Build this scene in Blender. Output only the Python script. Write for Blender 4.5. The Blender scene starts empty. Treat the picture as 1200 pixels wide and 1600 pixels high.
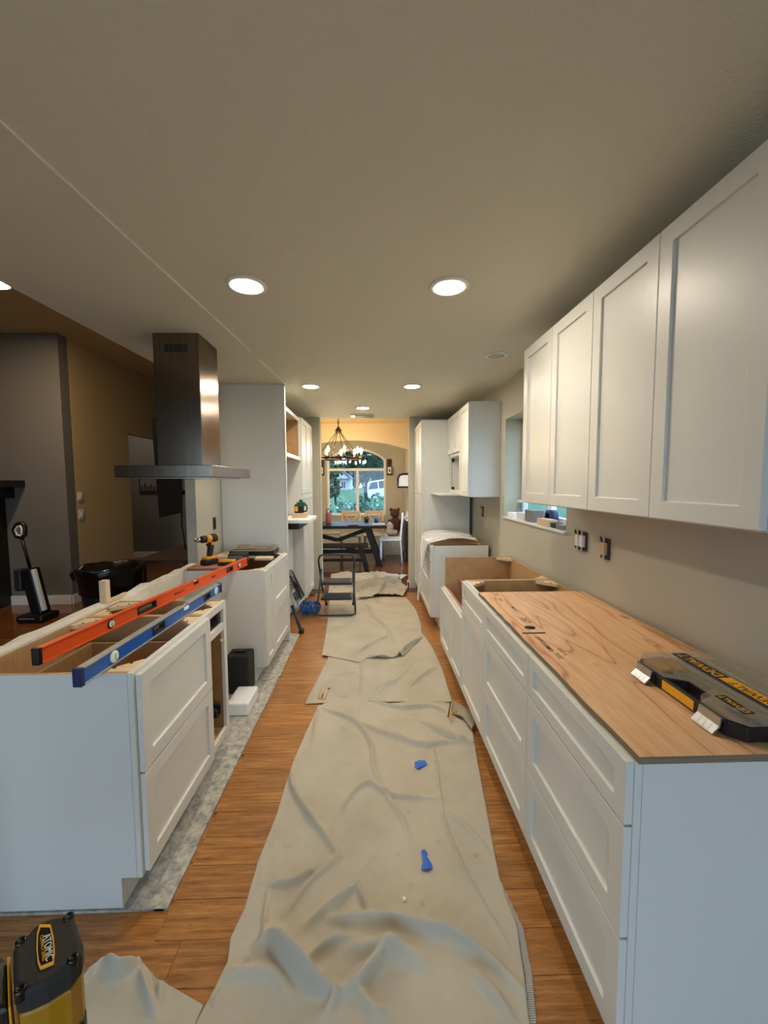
import bpy, bmesh, math, random
import numpy as np
from mathutils import Vector, Matrix
R = math.radians
random.seed(7)
C = bpy.context.scene.collection
scn = bpy.context.scene

# ------------------------------------------------------------------ camera
CF, CH = 630.6, 1.524
CP, CY, CR = R(4.09), R(1.555), R(0.279)
_fwd = Vector((math.sin(CY)*math.cos(CP), math.cos(CY)*math.cos(CP), -math.sin(CP)))
_rt0 = Vector((math.cos(CY), -math.sin(CY), 0))
_up0 = _rt0.cross(_fwd)
_rt = _rt0*math.cos(CR) - _up0*math.sin(CR)
_up = _up0*math.cos(CR) + _rt0*math.sin(CR)
cd = bpy.data.cameras.new('camera')
cd.sensor_fit = 'VERTICAL'; cd.sensor_height = 24.0; cd.lens = CF/1600*24.0
cd.clip_start = 0.05; cd.clip_end = 300
cam = bpy.data.objects.new('camera', cd); C.objects.link(cam)
cam.matrix_world = Matrix((( _rt.x, _up.x, -_fwd.x, 0), (_rt.y, _up.y, -_fwd.y, 0), (_rt.z, _up.z, -_fwd.z, CH), (0,0,0,1)))
scn.camera = cam

# ------------------------------------------------------------------ world, exposure
wd = bpy.data.worlds.new('sky'); scn.world = wd; wd.use_nodes = True
bg = wd.node_tree.nodes['Background']
bg.inputs[0].default_value = (0.50, 0.73, 1.0, 1); bg.inputs[1].default_value = 3.3
scn.view_settings.view_transform = 'Standard'; scn.view_settings.look = 'None'
scn.view_settings.gamma = 1.0; scn.view_settings.use_curve_mapping = False
scn.view_settings.exposure = 0.30
CAN_STRENGTH = 185.0          # recessed ceiling lights
BULB_STRENGTH = 170.0         # chandelier bulbs
CAN_COLOR = (1.0, 0.885, 0.73); BULB_COLOR = (1.0, 0.72, 0.40)

# ------------------------------------------------------------------ helpers
def lin(c):
    return tuple(((v/255)/12.92 if v/255 <= .04045 else ((v/255+.055)/1.055)**2.4) for v in c)
MATS = {}
def mat(name, rgb=(200,200,200), rough=.5, metal=0.0, noise=None, bump=None, spec=.5, emit=None, coat=0.0, trans=0.0, alpha=1.0):
    """Principled material; noise=(scale, amount[, stretch xyz]) varies colour, bump=(scale, strength)."""
    m = bpy.data.materials.new(name); m.use_nodes = True; MATS[name] = m
    nt = m.node_tree; b = nt.nodes['Principled BSDF']
    c = lin(rgb); b.inputs['Base Color'].default_value = (*c, 1)
    b.inputs['Roughness'].default_value = rough; b.inputs['Metallic'].default_value = metal
    b.inputs['Specular IOR Level'].default_value = spec
    b.inputs['Coat Weight'].default_value = coat
    tc = nt.nodes.new('ShaderNodeTexCoord')
    if noise:
        mp = nt.nodes.new('ShaderNodeMapping'); nt.links.new(tc.outputs['Object'], mp.inputs[0])
        if len(noise) > 2: mp.inputs['Scale'].default_value = noise[2]
        n = nt.nodes.new('ShaderNodeTexNoise'); n.inputs['Scale'].default_value = noise[0]; n.inputs['Detail'].default_value = 6
        nt.links.new(mp.outputs[0], n.inputs['Vector'])
        rp = nt.nodes.new('ShaderNodeValToRGB'); a = noise[1]
        rp.color_ramp.elements[0].position = .3; rp.color_ramp.elements[1].position = .7
        rp.color_ramp.elements[0].color = (*[v*(1-a) for v in c], 1)
        rp.color_ramp.elements[1].color = (*[min(1, v*(1+a)) for v in c], 1)
        nt.links.new(n.outputs['Fac'], rp.inputs[0]); nt.links.new(rp.outputs[0], b.inputs['Base Color'])
    if bump:
        n2 = nt.nodes.new('ShaderNodeTexNoise'); n2.inputs['Scale'].default_value = bump[0]; n2.inputs['Detail'].default_value = 4
        nt.links.new(tc.outputs['Object'], n2.inputs['Vector'])
        bp = nt.nodes.new('ShaderNodeBump'); bp.inputs['Strength'].default_value = bump[1]; bp.inputs['Distance'].default_value = .004
        nt.links.new(n2.outputs['Fac'], bp.inputs['Height']); nt.links.new(bp.outputs[0], b.inputs['Normal'])
    if emit:
        b.inputs['Emission Color'].default_value = (*emit[0], 1); b.inputs['Emission Strength'].default_value = emit[1]
    return m
def clear_mat(name, tint=(1,1,1), gloss=.05, rough=.02, fres=1.45, haze=0.0):
    m = bpy.data.materials.new(name); m.use_nodes = True; MATS[name] = m
    nt = m.node_tree; nt.nodes.clear()
    o = nt.nodes.new('ShaderNodeOutputMaterial'); mx = nt.nodes.new('ShaderNodeMixShader')
    t = nt.nodes.new('ShaderNodeBsdfTransparent'); t.inputs[0].default_value = (*tint, 1)
    g = nt.nodes.new('ShaderNodeBsdfGlossy'); g.inputs['Roughness'].default_value = rough
    f = nt.nodes.new('ShaderNodeFresnel'); f.inputs[0].default_value = fres
    ad = nt.nodes.new('ShaderNodeMath'); ad.operation = 'ADD'; ad.inputs[1].default_value = gloss
    # the far side of a thin pane lets everything through (no refraction, so no total reflection)
    ge = nt.nodes.new('ShaderNodeNewGeometry'); iv = nt.nodes.new('ShaderNodeMath'); iv.operation = 'SUBTRACT'; iv.inputs[0].default_value = 1.0
    ml = nt.nodes.new('ShaderNodeMath'); ml.operation = 'MULTIPLY'; nt.links.new(ge.outputs['Backfacing'], iv.inputs[1])
    nt.links.new(f.outputs[0], ad.inputs[0]); nt.links.new(ad.outputs[0], ml.inputs[0]); nt.links.new(iv.outputs[0], ml.inputs[1]); nt.links.new(ml.outputs[0], mx.inputs[0])
    base = t
    if haze:
        df = nt.nodes.new('ShaderNodeBsdfDiffuse'); df.inputs[0].default_value = (.62,.60,.54,1)
        base = nt.nodes.new('ShaderNodeMixShader'); base.inputs[0].default_value = haze
        nt.links.new(t.outputs[0], base.inputs[1]); nt.links.new(df.outputs[0], base.inputs[2])
    nt.links.new(base.outputs[0], mx.inputs[1]); nt.links.new(g.outputs[0], mx.inputs[2]); nt.links.new(mx.outputs[0], o.inputs[0])
    return m

ORG = {}
class MB:
    """collects shapes, then builds ONE mesh object"""
    def __init__(s): s.v = []; s.f = []; s.m = []; s.smooth = []
    def add(s, vs, fs, mi=0, sm=False):
        o = len(s.v); s.v += [tuple(v) for v in vs]
        for k, f in enumerate(fs):
            s.f.append([i+o for i in f]); s.m.append(mi[k] if isinstance(mi, (list, tuple)) else mi); s.smooth.append(sm)
        return s
    def box(s, x0, x1, y0, y1, z0, z1, mi=0):
        """mi: one index or [bottom, top, -y, +x, +y, -x]"""
        x0, x1 = min(x0,x1), max(x0,x1); y0, y1 = min(y0,y1), max(y0,y1); z0, z1 = min(z0,z1), max(z0,z1)
        vs = [(x0,y0,z0),(x1,y0,z0),(x1,y1,z0),(x0,y1,z0),(x0,y0,z1),(x1,y0,z1),(x1,y1,z1),(x0,y1,z1)]
        return s.add(vs, [(0,3,2,1),(4,5,6,7),(0,1,5,4),(1,2,6,5),(2,3,7,6),(3,0,4,7)], mi)
    def prism(s, poly, axis, a, b, mi=0, caps=None, sm=False):
        """polygon in the two other axes (x,y,z order) extruded along axis from a to b"""
        n = len(poly); side = mi if isinstance(mi, (list, tuple)) else [mi]*n; mi = side[0]
        def P(p, t): return (t,p[0],p[1]) if axis=='x' else ((p[0],t,p[1]) if axis=='y' else (p[0],p[1],t))
        vs = [P(p,a) for p in poly] + [P(p,b) for p in poly]
        fs = [tuple(range(n)), tuple(range(2*n-1, n-1, -1))] + [(i, i+n, (i+1)%n+n, (i+1)%n) for i in range(n)]
        c = caps if caps else (mi, mi)
        o = len(s.v); s.v += vs
        for k, f in enumerate(fs):
            s.f.append([i+o for i in f]); s.m.append(c[k] if k < 2 else side[k-2]); s.smooth.append(sm and k >= 2)
        return s
    def tube(s, path, r, n=8, mi=0, close=False, caps=True):
        P = [Vector(p) for p in path]; m = len(P); o = len(s.v)
        ref = None
        for i, p in enumerate(P):
            a = P[(i-1) % m] if (close or i > 0) else P[i]; b = P[(i+1) % m] if (close or i < m-1) else P[i]
            t = (b-a).normalized()
            if ref is None:
                ref = Vector((0,0,1)) if abs(t.z) < .9 else Vector((1,0,0))
            u = (ref - t*ref.dot(t))
            if u.length < 1e-6: u = t.orthogonal()
            u.normalize(); ref = u; w = t.cross(u)
            rr = r[i] if isinstance(r, (list, tuple)) else r
            for k in range(n):
                a2 = 2*math.pi*k/n; s.v.append(tuple(p + u*math.cos(a2)*rr + w*math.sin(a2)*rr))
        for i in range(m if close else m-1):
            j = (i+1) % m
            for k in range(n):
                s.f.append([o+i*n+k, o+i*n+(k+1)%n, o+j*n+(k+1)%n, o+j*n+k]); s.m.append(mi); s.smooth.append(True)
        if caps and not close:
            s.f.append([o+k for k in range(n-1,-1,-1)]); s.m.append(mi); s.smooth.append(False)
            s.f.append([o+(m-1)*n+k for k in range(n)]); s.m.append(mi); s.smooth.append(False)
        return s
    def lathe(s, prof, c=(0,0,0), n=20, axis='z', mi=0, sm=True, ell=(1,1)):
        """profile of (radius, height)"""
        o = len(s.v); m = len(prof)
        for r, h in prof:
            for k in range(n):
                a = 2*math.pi*k/n; x, y = r*math.cos(a)*ell[0], r*math.sin(a)*ell[1]
                p = (x,y,h) if axis=='z' else ((h,x,y) if axis=='x' else (y,h,x))
                s.v.append((p[0]+c[0], p[1]+c[1], p[2]+c[2]))
        for i in range(m-1):
            for k in range(n):
                s.f.append([o+i*n+k, o+i*n+(k+1)%n, o+(i+1)*n+(k+1)%n, o+(i+1)*n+k]); s.m.append(mi); s.smooth.append(sm)
        if prof[0][0] > 1e-5: s.f.append([o+k for k in range(n-1,-1,-1)]); s.m.append(mi); s.smooth.append(False)
        if prof[-1][0] > 1e-5: s.f.append([o+(m-1)*n+k for k in range(n)]); s.m.append(mi); s.smooth.append(False)
        return s
    def xf(s, M, i0=0):
        for i in range(i0, len(s.v)): s.v[i] = tuple(M @ Vector(s.v[i]))
        return s
    def build(s, name, mats, parent=None, bevel=0, subsurf=0, weld=False, seg=2):
        me = bpy.data.meshes.new(name)
        o = ORG.get(parent.name, (0,0,0)) if parent else (0,0,0)
        me.from_pydata([(v[0]-o[0], v[1]-o[1], v[2]-o[2]) for v in s.v], [], s.f)
        for m in (mats if isinstance(mats, (list, tuple)) else [mats]): me.materials.append(MATS[m] if isinstance(m, str) else m)
        me.polygons.foreach_set('material_index', s.m); me.polygons.foreach_set('use_smooth', s.smooth)
        bm = bmesh.new(); bm.from_mesh(me)
        if weld: bmesh.ops.remove_doubles(bm, verts=bm.verts, dist=1e-5)
        bmesh.ops.recalc_face_normals(bm, faces=bm.faces); bm.to_mesh(me); bm.free()
        ob = bpy.data.objects.new(name, me); C.objects.link(ob)
        if parent: ob.parent = parent; ORG[ob.name] = o
        else: ORG[ob.name] = (0,0,0)
        if bevel:
            md = ob.modifiers.new('bevel', 'BEVEL'); md.width = bevel; md.segments = seg; md.limit_method = 'ANGLE'; md.angle_limit = R(50)
        if subsurf:
            md = ob.modifiers.new('subsurf', 'SUBSURF'); md.levels = subsurf; md.render_levels = subsurf
        return ob
def tag(o, label, cat, group=None, kind=None):
    o['label'] = label; o['category'] = cat
    if group: o['group'] = group
    if kind: o['kind'] = kind
    return o
def thing(name, label, cat, loc=(0,0,0), rz=None, group=None, rot=None):
    """Empty that parents its parts. Without a rotation parts are given in world coordinates, with one in local ones."""
    o = bpy.data.objects.new(name, None); C.objects.link(o); o.location = loc; o.empty_display_size = .05
    if rz is not None: o.rotation_euler = (0,0,rz)
    if rot is not None: o.rotation_euler = rot
    ORG[o.name] = tuple(loc) if rz is None and rot is None else (0,0,0)
    return tag(o, label, cat, group)
def struct(o): o['kind'] = 'structure'; return o
def bx(name, m, parent, *b, bevel=0, **k): return MB().box(*b, **k).build(name, m, parent, bevel=bevel)
def copy_tree(o, parent=None):
    c = o.copy(); C.objects.link(c)
    if parent: c.parent = parent
    ORG[c.name] = ORG.get(o.name, (0,0,0))
    for ch in list(o.children): copy_tree(ch, c)
    return c
def text(body, size, m, parent, right, up, loc, depth=.0006, name='lettering', sx=1.0):
    cu = bpy.data.curves.new('t', 'FONT'); cu.body = body; cu.size = size; cu.extrude = depth; cu.align_x = 'CENTER'; cu.align_y = 'CENTER'
    cu.resolution_u = 2
    to = bpy.data.objects.new('t', cu); C.objects.link(to)
    dg = bpy.context.evaluated_depsgraph_get(); me = bpy.data.meshes.new_from_object(to.evaluated_get(dg))
    bpy.data.objects.remove(to); bpy.data.curves.remove(cu)
    r = Vector(right).normalized(); u = Vector(up).normalized(); n = r.cross(u)
    o = ORG.get(parent.name, (0,0,0)) if parent else (0,0,0)
    M = Matrix(((r.x*sx,u.x,n.x,loc[0]-o[0]),(r.y*sx,u.y,n.y,loc[1]-o[1]),(r.z*sx,u.z,n.z,loc[2]-o[2]),(0,0,0,1)))
    me.transform(M); me.materials.clear(); me.materials.append(MATS[m]); me.name = name
    ob = bpy.data.objects.new(name, me); C.objects.link(ob)
    if parent: ob.parent = parent
    return ob
def fl(x, y, z=0.0):
    """where the sight line through a point of the photograph meets the horizontal plane z"""
    d = _fwd + _rt*((x-600)/CF) - _up*((y-800)/CF); t = (z-CH)/d.z
    return (d.x*t, d.y*t)

# ------------------------------------------------------------------ materials
mat('white_paint', (219,218,210), .38, spec=.4)
mat('white_frame', (219,218,211), .45)
mat('cabinet_ply', (186,150,104), .6, noise=(14,.12,(1,8,1)))
mat('pale_wood', (226,200,160), .6, noise=(20,.1,(1,6,1)))
mat('wall_paint', (192,187,168), .75, bump=(180,.12))
mat('ceiling_paint', (220,217,199), .8, bump=(110,.75))
mat('tan_paint', (214,196,162), .8, bump=(120,.15))
mat('living_paint', (206,180,134), .8, bump=(120,.15))
mat('grey_paint', (118,113,106), .8, bump=(120,.15))
mat('trim_white', (236,236,230), .5)
mat('plaster', (226,221,206), .9, noise=(30,.08), bump=(40,.5))
mat('steel', (126,111,97), .22, metal=1.0, noise=(3,.10,(30,30,1)), bump=(5,.10))
mat('steel_bright', (170,166,160), .25, metal=1.0)
mat('chrome', (190,194,196), .32, metal=1.0)
mat('black_plastic', (14,14,15), .45)
mat('black_rubber', (34,33,31), .7, bump=(300,.2))
mat('black_gloss', (8,8,9), .18)
mat('black_bag', (10,10,11), .22, bump=(14,1.0))
mat('dark_wood', (20,16,14), .5, noise=(8,.3,(1,10,1)))
mat('dark_metal', (52,50,52), .45, metal=.6)
mat('graphite', (44,46,50), .45)
mat('bronze', (54,40,30), .45, metal=.6)
mat('yellow', (236,170,24), .45)
mat('yellow_dark', (168,118,14), .4)
mat('orange_red', (234,90,34), .38)
mat('blue', (20,92,178), .35)
mat('blue_dark', (16,36,84), .5)
mat('blue_tape', (40,104,206), .6)
mat('grey_metal', (178,178,172), .4, metal=.4)
mat('light_wood', (212,180,132), .55, noise=(10,.12,(1,8,1)))
mat('foam_white', (240,241,240), .85)
mat('cardboard', (206,180,144), .8)
mat('rosy_board', (186,130,108), .7, noise=(14,.12))
mat('grey_box', (124,118,118), .7)
mat('ink', (44,34,32), .8)
mat('white_ink', (232,230,220), .6)
mat('pink', (168,104,100), .5)
mat('brown_plush', (86,50,34), .95, bump=(60,1.0))
mat('pale_fabric', (206,198,198), .95, noise=(20,.2), bump=(30,1.0))
mat('green_plastic', (24,84,60), .35)
mat('vial', (196,206,120), .2)
mat('tray_floor', (150,138,118), .6)
mat('dark_brown', (64,44,34), .5)
mat('lens_hall_fill', (255,240,210), .5, emit=(CAN_COLOR, 110.0)); mat('lens_living', (255,236,200), .5, emit=((1.0,.78,.50), 200.0))
mat('lens', (255,240,210), .5, emit=(CAN_COLOR, CAN_STRENGTH))
mat('bulb', (255,220,160), .4, emit=(BULB_COLOR, BULB_STRENGTH))
mat('lens_off', (196,194,186), .5)
mat('grey_vent', (120,114,104), .6)
mat('leaf_blue', (104,146,130), .8, spec=.1); mat('leaf_green', (76,132,78), .8, spec=.1); mat('leaf_dark', (44,74,60), .8, spec=.1); mat('leaf_pale', (150,182,166), .8, spec=.1)
mat('bark', (40,36,34), .9); mat('grass', (88,118,98), .9, spec=0, noise=(6,.2)); mat('bounce_patio', (190,186,176), .9, noise=(5,.1)); mat('asphalt', (92,98,98), .9, spec=0)
mat('car_white', (226,234,238), .25, coat=.5); mat('car_glass', (60,72,84), .1)
mat('house_wall', (186,194,204), .8, spec=.1); mat('roof', (104,114,132), .85, spec=.1, noise=(20,.15)); mat('house_glass', (70,84,100), .2)
clear_mat('window_glass')
def film(name):
    m = bpy.data.materials.new(name); m.use_nodes = True; MATS[name] = m; nt = m.node_tree; b = nt.nodes['Principled BSDF']; o = nt.nodes['Material Output']
    b.inputs['Base Color'].default_value = (.85,.86,.84,1); b.inputs['Roughness'].default_value = .25
    t = nt.nodes.new('ShaderNodeBsdfTransparent'); x = nt.nodes.new('ShaderNodeMixShader'); x.inputs[0].default_value = .62
    nt.links.new(t.outputs[0], x.inputs[1]); nt.links.new(b.outputs[0], x.inputs[2]); nt.links.new(x.outputs[0], o.inputs[0])
film('sheet_plastic'); clear_mat('clear_lid', (.95,.94,.90), .06, .10, haze=.13); clear_mat('jar_glass', (.94,.96,.97), .06)
# ------------------------------------------------------------------ richer surface materials
def nodes(name):
    m = bpy.data.materials.new(name); m.use_nodes = True; MATS[name] = m
    nt = m.node_tree; return m, nt, nt.nodes['Principled BSDF'], nt.nodes.new, nt.links.new
def ramp(N, stops):
    r = N('ShaderNodeValToRGB'); e = r.color_ramp.elements
    while len(e) < len(stops): e.new(.5)
    for k, (p, c) in enumerate(stops): e[k].position = p; e[k].color = (*lin(c), 1)
    return r
def bamboo():
    m, nt, b, N, L = nodes('bamboo')
    g = N('ShaderNodeNewGeometry'); oi = N('ShaderNodeObjectInfo')
    mp = N('ShaderNodeMapping'); mp.inputs['Scale'].default_value = (2.2, 34, 1)
    ofs = N('ShaderNodeVectorMath'); ofs.operation = 'ADD'
    cb = N('ShaderNodeCombineXYZ'); mu = N('ShaderNodeMath'); mu.operation = 'MULTIPLY'; mu.inputs[1].default_value = 37
    L(oi.outputs['Random'], mu.inputs[0]); L(mu.outputs[0], cb.inputs[0]); L(mu.outputs[0], cb.inputs[1])
    L(g.outputs['Position'], ofs.inputs[0]); L(cb.outputs[0], ofs.inputs[1]); L(ofs.outputs[0], mp.inputs[0])
    n1 = N('ShaderNodeTexNoise'); n1.inputs['Scale'].default_value = 1.6; n1.inputs['Detail'].default_value = 8; n1.inputs['Roughness'].default_value = .68
    L(mp.outputs[0], n1.inputs['Vector'])
    r = ramp(N, [(.28,(108,66,28)),(.45,(156,102,48)),(.58,(182,126,66)),(.75,(204,152,92))]); L(n1.outputs['Fac'], r.inputs[0])
    mp2 = N('ShaderNodeMapping'); mp2.inputs['Scale'].default_value = (9, 110, 1); L(ofs.outputs[0], mp2.inputs[0])
    n2 = N('ShaderNodeTexNoise'); n2.inputs['Scale'].default_value = 2.2; n2.inputs['Detail'].default_value = 3; L(mp2.outputs[0], n2.inputs['Vector'])
    r2 = N('ShaderNodeValToRGB'); r2.color_ramp.elements[0].position = .30; r2.color_ramp.elements[1].position = .42
    r2.color_ramp.elements[0].color = (.35,.3,.26,1); r2.color_ramp.elements[1].color = (1,1,1,1); L(n2.outputs['Fac'], r2.inputs[0])
    mx = N('ShaderNodeMix'); mx.data_type = 'RGBA'; mx.blend_type = 'MULTIPLY'; mx.inputs['Factor'].default_value = .6
    L(r.outputs[0], mx.inputs['A']); L(r2.outputs[0], mx.inputs['B'])
    hv = N('ShaderNodeHueSaturation'); mr = N('ShaderNodeMapRange'); mr.inputs['To Min'].default_value = .90; mr.inputs['To Max'].default_value = 1.08
    L(oi.outputs['Random'], mr.inputs['Value']); L(mr.outputs[0], hv.inputs['Value']); L(mx.outputs['Result'], hv.inputs['Color'])
    L(hv.outputs[0], b.inputs['Base Color']); b.inputs['Roughness'].default_value = .3
    bp = N('ShaderNodeBump'); bp.inputs['Strength'].default_value = .12; bp.inputs['Distance'].default_value = .002
    L(n1.outputs['Fac'], bp.inputs['Height']); L(bp.outputs[0], b.inputs['Normal'])
bamboo()
def dining_floor():
    m, nt, b, N, L = nodes('dining_boards')
    g = N('ShaderNodeNewGeometry'); br = N('ShaderNodeTexBrick')
    br.inputs['Scale'].default_value = 1; br.inputs['Brick Width'].default_value = 1.4; br.inputs['Row Height'].default_value = .13
    br.inputs['Mortar Size'].default_value = .0015; br.inputs['Color1'].default_value = (*lin((150,92,46)),1); br.inputs['Color2'].default_value = (*lin((120,70,36)),1)
    br.inputs['Mortar'].default_value = (*lin((50,30,18)),1); L(g.outputs['Position'], br.inputs['Vector'])
    mp = N('ShaderNodeMapping'); mp.inputs['Scale'].default_value = (2.2, 34, 1); L(g.outputs['Position'], mp.inputs[0])
    n1 = N('ShaderNodeTexNoise'); n1.inputs['Scale'].default_value = 1.6; n1.inputs['Detail'].default_value = 8; L(mp.outputs[0], n1.inputs['Vector'])
    r = ramp(N, [(.3,(130,120,112)),(.7,(255,255,255))]); L(n1.outputs['Fac'], r.inputs[0])
    mx = N('ShaderNodeMix'); mx.data_type = 'RGBA'; mx.blend_type = 'MULTIPLY'; mx.inputs['Factor'].default_value = .8
    L(br.outputs['Color'], mx.inputs['A']); L(r.outputs[0], mx.inputs['B']); L(mx.outputs['Result'], b.inputs['Base Color'])
    b.inputs['Roughness'].default_value = .10
dining_floor()
def plywood():
    m, nt, b, N, L = nodes('plywood')
    g = N('ShaderNodeNewGeometry')
    mp = N('ShaderNodeMapping'); mp.inputs['Scale'].default_value = (3.4, .42, 1); mp.inputs['Rotation'].default_value = (0,0,R(4)); L(g.outputs['Position'], mp.inputs[0])
    n0 = N('ShaderNodeTexNoise'); n0.inputs['Scale'].default_value = 1.7; n0.inputs['Detail'].default_value = 2; L(mp.outputs[0], n0.inputs['Vector'])
    m1 = N('ShaderNodeMath'); m1.operation = 'MULTIPLY'; m1.inputs[1].default_value = 8; L(n0.outputs['Fac'], m1.inputs[0])
    fr = N('ShaderNodeMath'); fr.operation = 'FRACT'; L(m1.outputs[0], fr.inputs[0])
    r = ramp(N, [(.0,(190,134,92)),(.08,(224,178,132)),(.6,(233,192,148)),(.93,(224,176,130)),(1.0,(186,130,88))]); L(fr.outputs[0], r.inputs[0])
    mp3 = N('ShaderNodeMapping'); mp3.inputs['Scale'].default_value = (60, 5, 1); L(g.outputs['Position'], mp3.inputs[0])
    n3 = N('ShaderNodeTexNoise'); n3.inputs['Scale'].default_value = 2; n3.inputs['Detail'].default_value = 5; L(mp3.outputs[0], n3.inputs['Vector'])
    r3 = ramp(N, [(.3,(236,228,220)),(.7,(255,255,255))]); L(n3.outputs['Fac'], r3.inputs[0])
    mx = N('ShaderNodeMix'); mx.data_type = 'RGBA'; mx.blend_type = 'MULTIPLY'; mx.inputs['Factor'].default_value = 1
    L(r.outputs[0], mx.inputs['A']); L(r3.outputs[0], mx.inputs['B'])
    v = N('ShaderNodeTexVoronoi'); v.inputs['Scale'].default_value = 1; mp4 = N('ShaderNodeMapping'); mp4.inputs['Scale'].default_value = (6, 3.1, 1)
    L(g.outputs['Position'], mp4.inputs[0]); L(mp4.outputs[0], v.inputs['Vector'])
    r4 = N('ShaderNodeValToRGB'); r4.color_ramp.elements[0].position = .05; r4.color_ramp.elements[1].position = .13
    r4.color_ramp.elements[0].color = (.45,.33,.25,1); r4.color_ramp.elements[1].color = (1,1,1,1); L(v.outputs['Distance'], r4.inputs[0])
    mx2 = N('ShaderNodeMix'); mx2.data_type = 'RGBA'; mx2.blend_type = 'MULTIPLY'; mx2.inputs['Factor'].default_value = .8
    L(mx.outputs['Result'], mx2.inputs['A']); L(r4.outputs[0], mx2.inputs['B']); L(mx2.outputs['Result'], b.inputs['Base Color'])
    b.inputs['Roughness'].default_value = .55
plywood()
mat('ply_edge', (128,112,90), .8, noise=(6,.35,(1,1,60)))
def cloth_mat(name, rgb):
    m, nt, b, N, L = nodes(name)
    g = N('ShaderNodeNewGeometry'); n1 = N('ShaderNodeTexNoise'); n1.inputs['Scale'].default_value = 5; n1.inputs['Detail'].default_value = 5
    L(g.outputs['Position'], n1.inputs['Vector'])
    c = rgb; r = ramp(N, [(.3,tuple(int(v*.94) for v in c)),(.7,c)]); L(n1.outputs['Fac'], r.inputs[0])
    n4 = N('ShaderNodeTexNoise'); n4.inputs['Scale'].default_value = 16; n4.inputs['Detail'].default_value = 1; L(g.outputs['Position'], n4.inputs['Vector'])
    r4 = N('ShaderNodeValToRGB'); r4.color_ramp.elements[0].position = .22; r4.color_ramp.elements[1].position = .29
    r4.color_ramp.elements[0].color = (.6,.56,.52,1); r4.color_ramp.elements[1].color = (1,1,1,1); L(n4.outputs['Fac'], r4.inputs[0])
    mx = N('ShaderNodeMix'); mx.data_type = 'RGBA'; mx.blend_type = 'MULTIPLY'; mx.inputs['Factor'].default_value = .35
    L(r.outputs[0], mx.inputs['A']); L(r4.outputs[0], mx.inputs['B']); L(mx.outputs['Result'], b.inputs['Base Color'])
    b.inputs['Roughness'].default_value = .95; b.inputs['Specular IOR Level'].default_value = .1
    bp = N('ShaderNodeBump'); bp.inputs['Strength'].default_value = .25; bp.inputs['Distance'].default_value = .0015
    n3 = N('ShaderNodeTexNoise'); n3.inputs['Scale'].default_value = 380; L(g.outputs['Position'], n3.inputs['Vector'])
    L(n3.outputs['Fac'], bp.inputs['Height']); L(bp.outputs[0], b.inputs['Normal'])
cloth_mat('canvas', (195,187,168)); cloth_mat('canvas_back', (160,152,138))
def subfloor():
    m, nt, b, N, L = nodes('subfloor_mottled')
    g = N('ShaderNodeNewGeometry'); n1 = N('ShaderNodeTexNoise'); n1.inputs['Scale'].default_value = 24; n1.inputs['Detail'].default_value = 9; n1.inputs['Roughness'].default_value = .7
    L(g.outputs['Position'], n1.inputs['Vector'])
    r = ramp(N, [(.30,(116,116,110)),(.43,(158,156,148)),(.55,(190,186,172)),(.7,(214,208,190))]); L(n1.outputs['Fac'], r.inputs[0])
    L(r.outputs[0], b.inputs['Base Color']); b.inputs['Roughness'].default_value = .85
subfloor()

# ------------------------------------------------------------------ structure
WX = 1.235                       # kitchen face of the right wall
ZC = 2.45                        # kitchen ceiling
# floor slab (planks are separate parts on top in the aisle)
f = MB(); f.box(-7,-1.75,-2.6,9.1,-.12,-.004, mi=1); f.box(-1.75,.80,-2.6,.60,-.12,-.004); f.box(-1.75,.80,.60,5.46,-.12,-.013); f.box(.80,2.6,-2.6,5.46,-.12,-.004)
f.box(-1.75,2.6,5.46,9.1,-.12,-.004, mi=1)
floor = struct(f.build('floor', ['bamboo','dining_boards']))
PL = {}
def plank(x0, x1, y0, y1):
    k = (round(x1-x0, 3), round(y1-y0, 3))
    if k not in PL:
        mb = MB(); w, d = k; mb.box(0,w,0,d,-.012,0); o = mb.build('floorboard', 'bamboo', floor, bevel=.0012, seg=1); PL[k] = o.data; o.location = (x0,y0,0)
    else:
        o = bpy.data.objects.new('floorboard', PL[k]); C.objects.link(o); o.parent = floor; o.location = (x0,y0,0)
        md = o.modifiers.new('bevel', 'BEVEL'); md.width = .0012; md.segments = 1
y = .60; row = 0; rnd = random.Random(3)
while y < 5.44:
    y1 = y+.133
    ragged = rnd.choice([-.012,-.006,0,.006])
    xl = -1.75 if y1 < 1.39 else (-.742+ragged if y < 4.06 else -.80)
    x = xl; cut = xl + rnd.choice([.35,.6,.85,1.1,1.35])
    for e in (cut, .80):
        if e - x > .02: plank(x+.0006, e-.0006, y+.0006, y1-.0006)
        x = e
    y = y1; row += 1
# old flooring strip under the island run
s = MB(); s.box(-1.75,-.765,1.372,4.06,-.013,-.004); struct(s.build('trim_1', 'subfloor_mottled'))
s = MB()
rr = random.Random(9); yy = 1.372
while yy < 4.05:
    l = rr.uniform(.12,.4); w = rr.uniform(.0,.03); s.box(-.80,-.757+w*.4,yy,min(yy+l,4.055),-.0125,-.0035+rr.uniform(0,.002)); yy += l
struct(s.build('trim_2', 'subfloor_mottled'))

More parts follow.
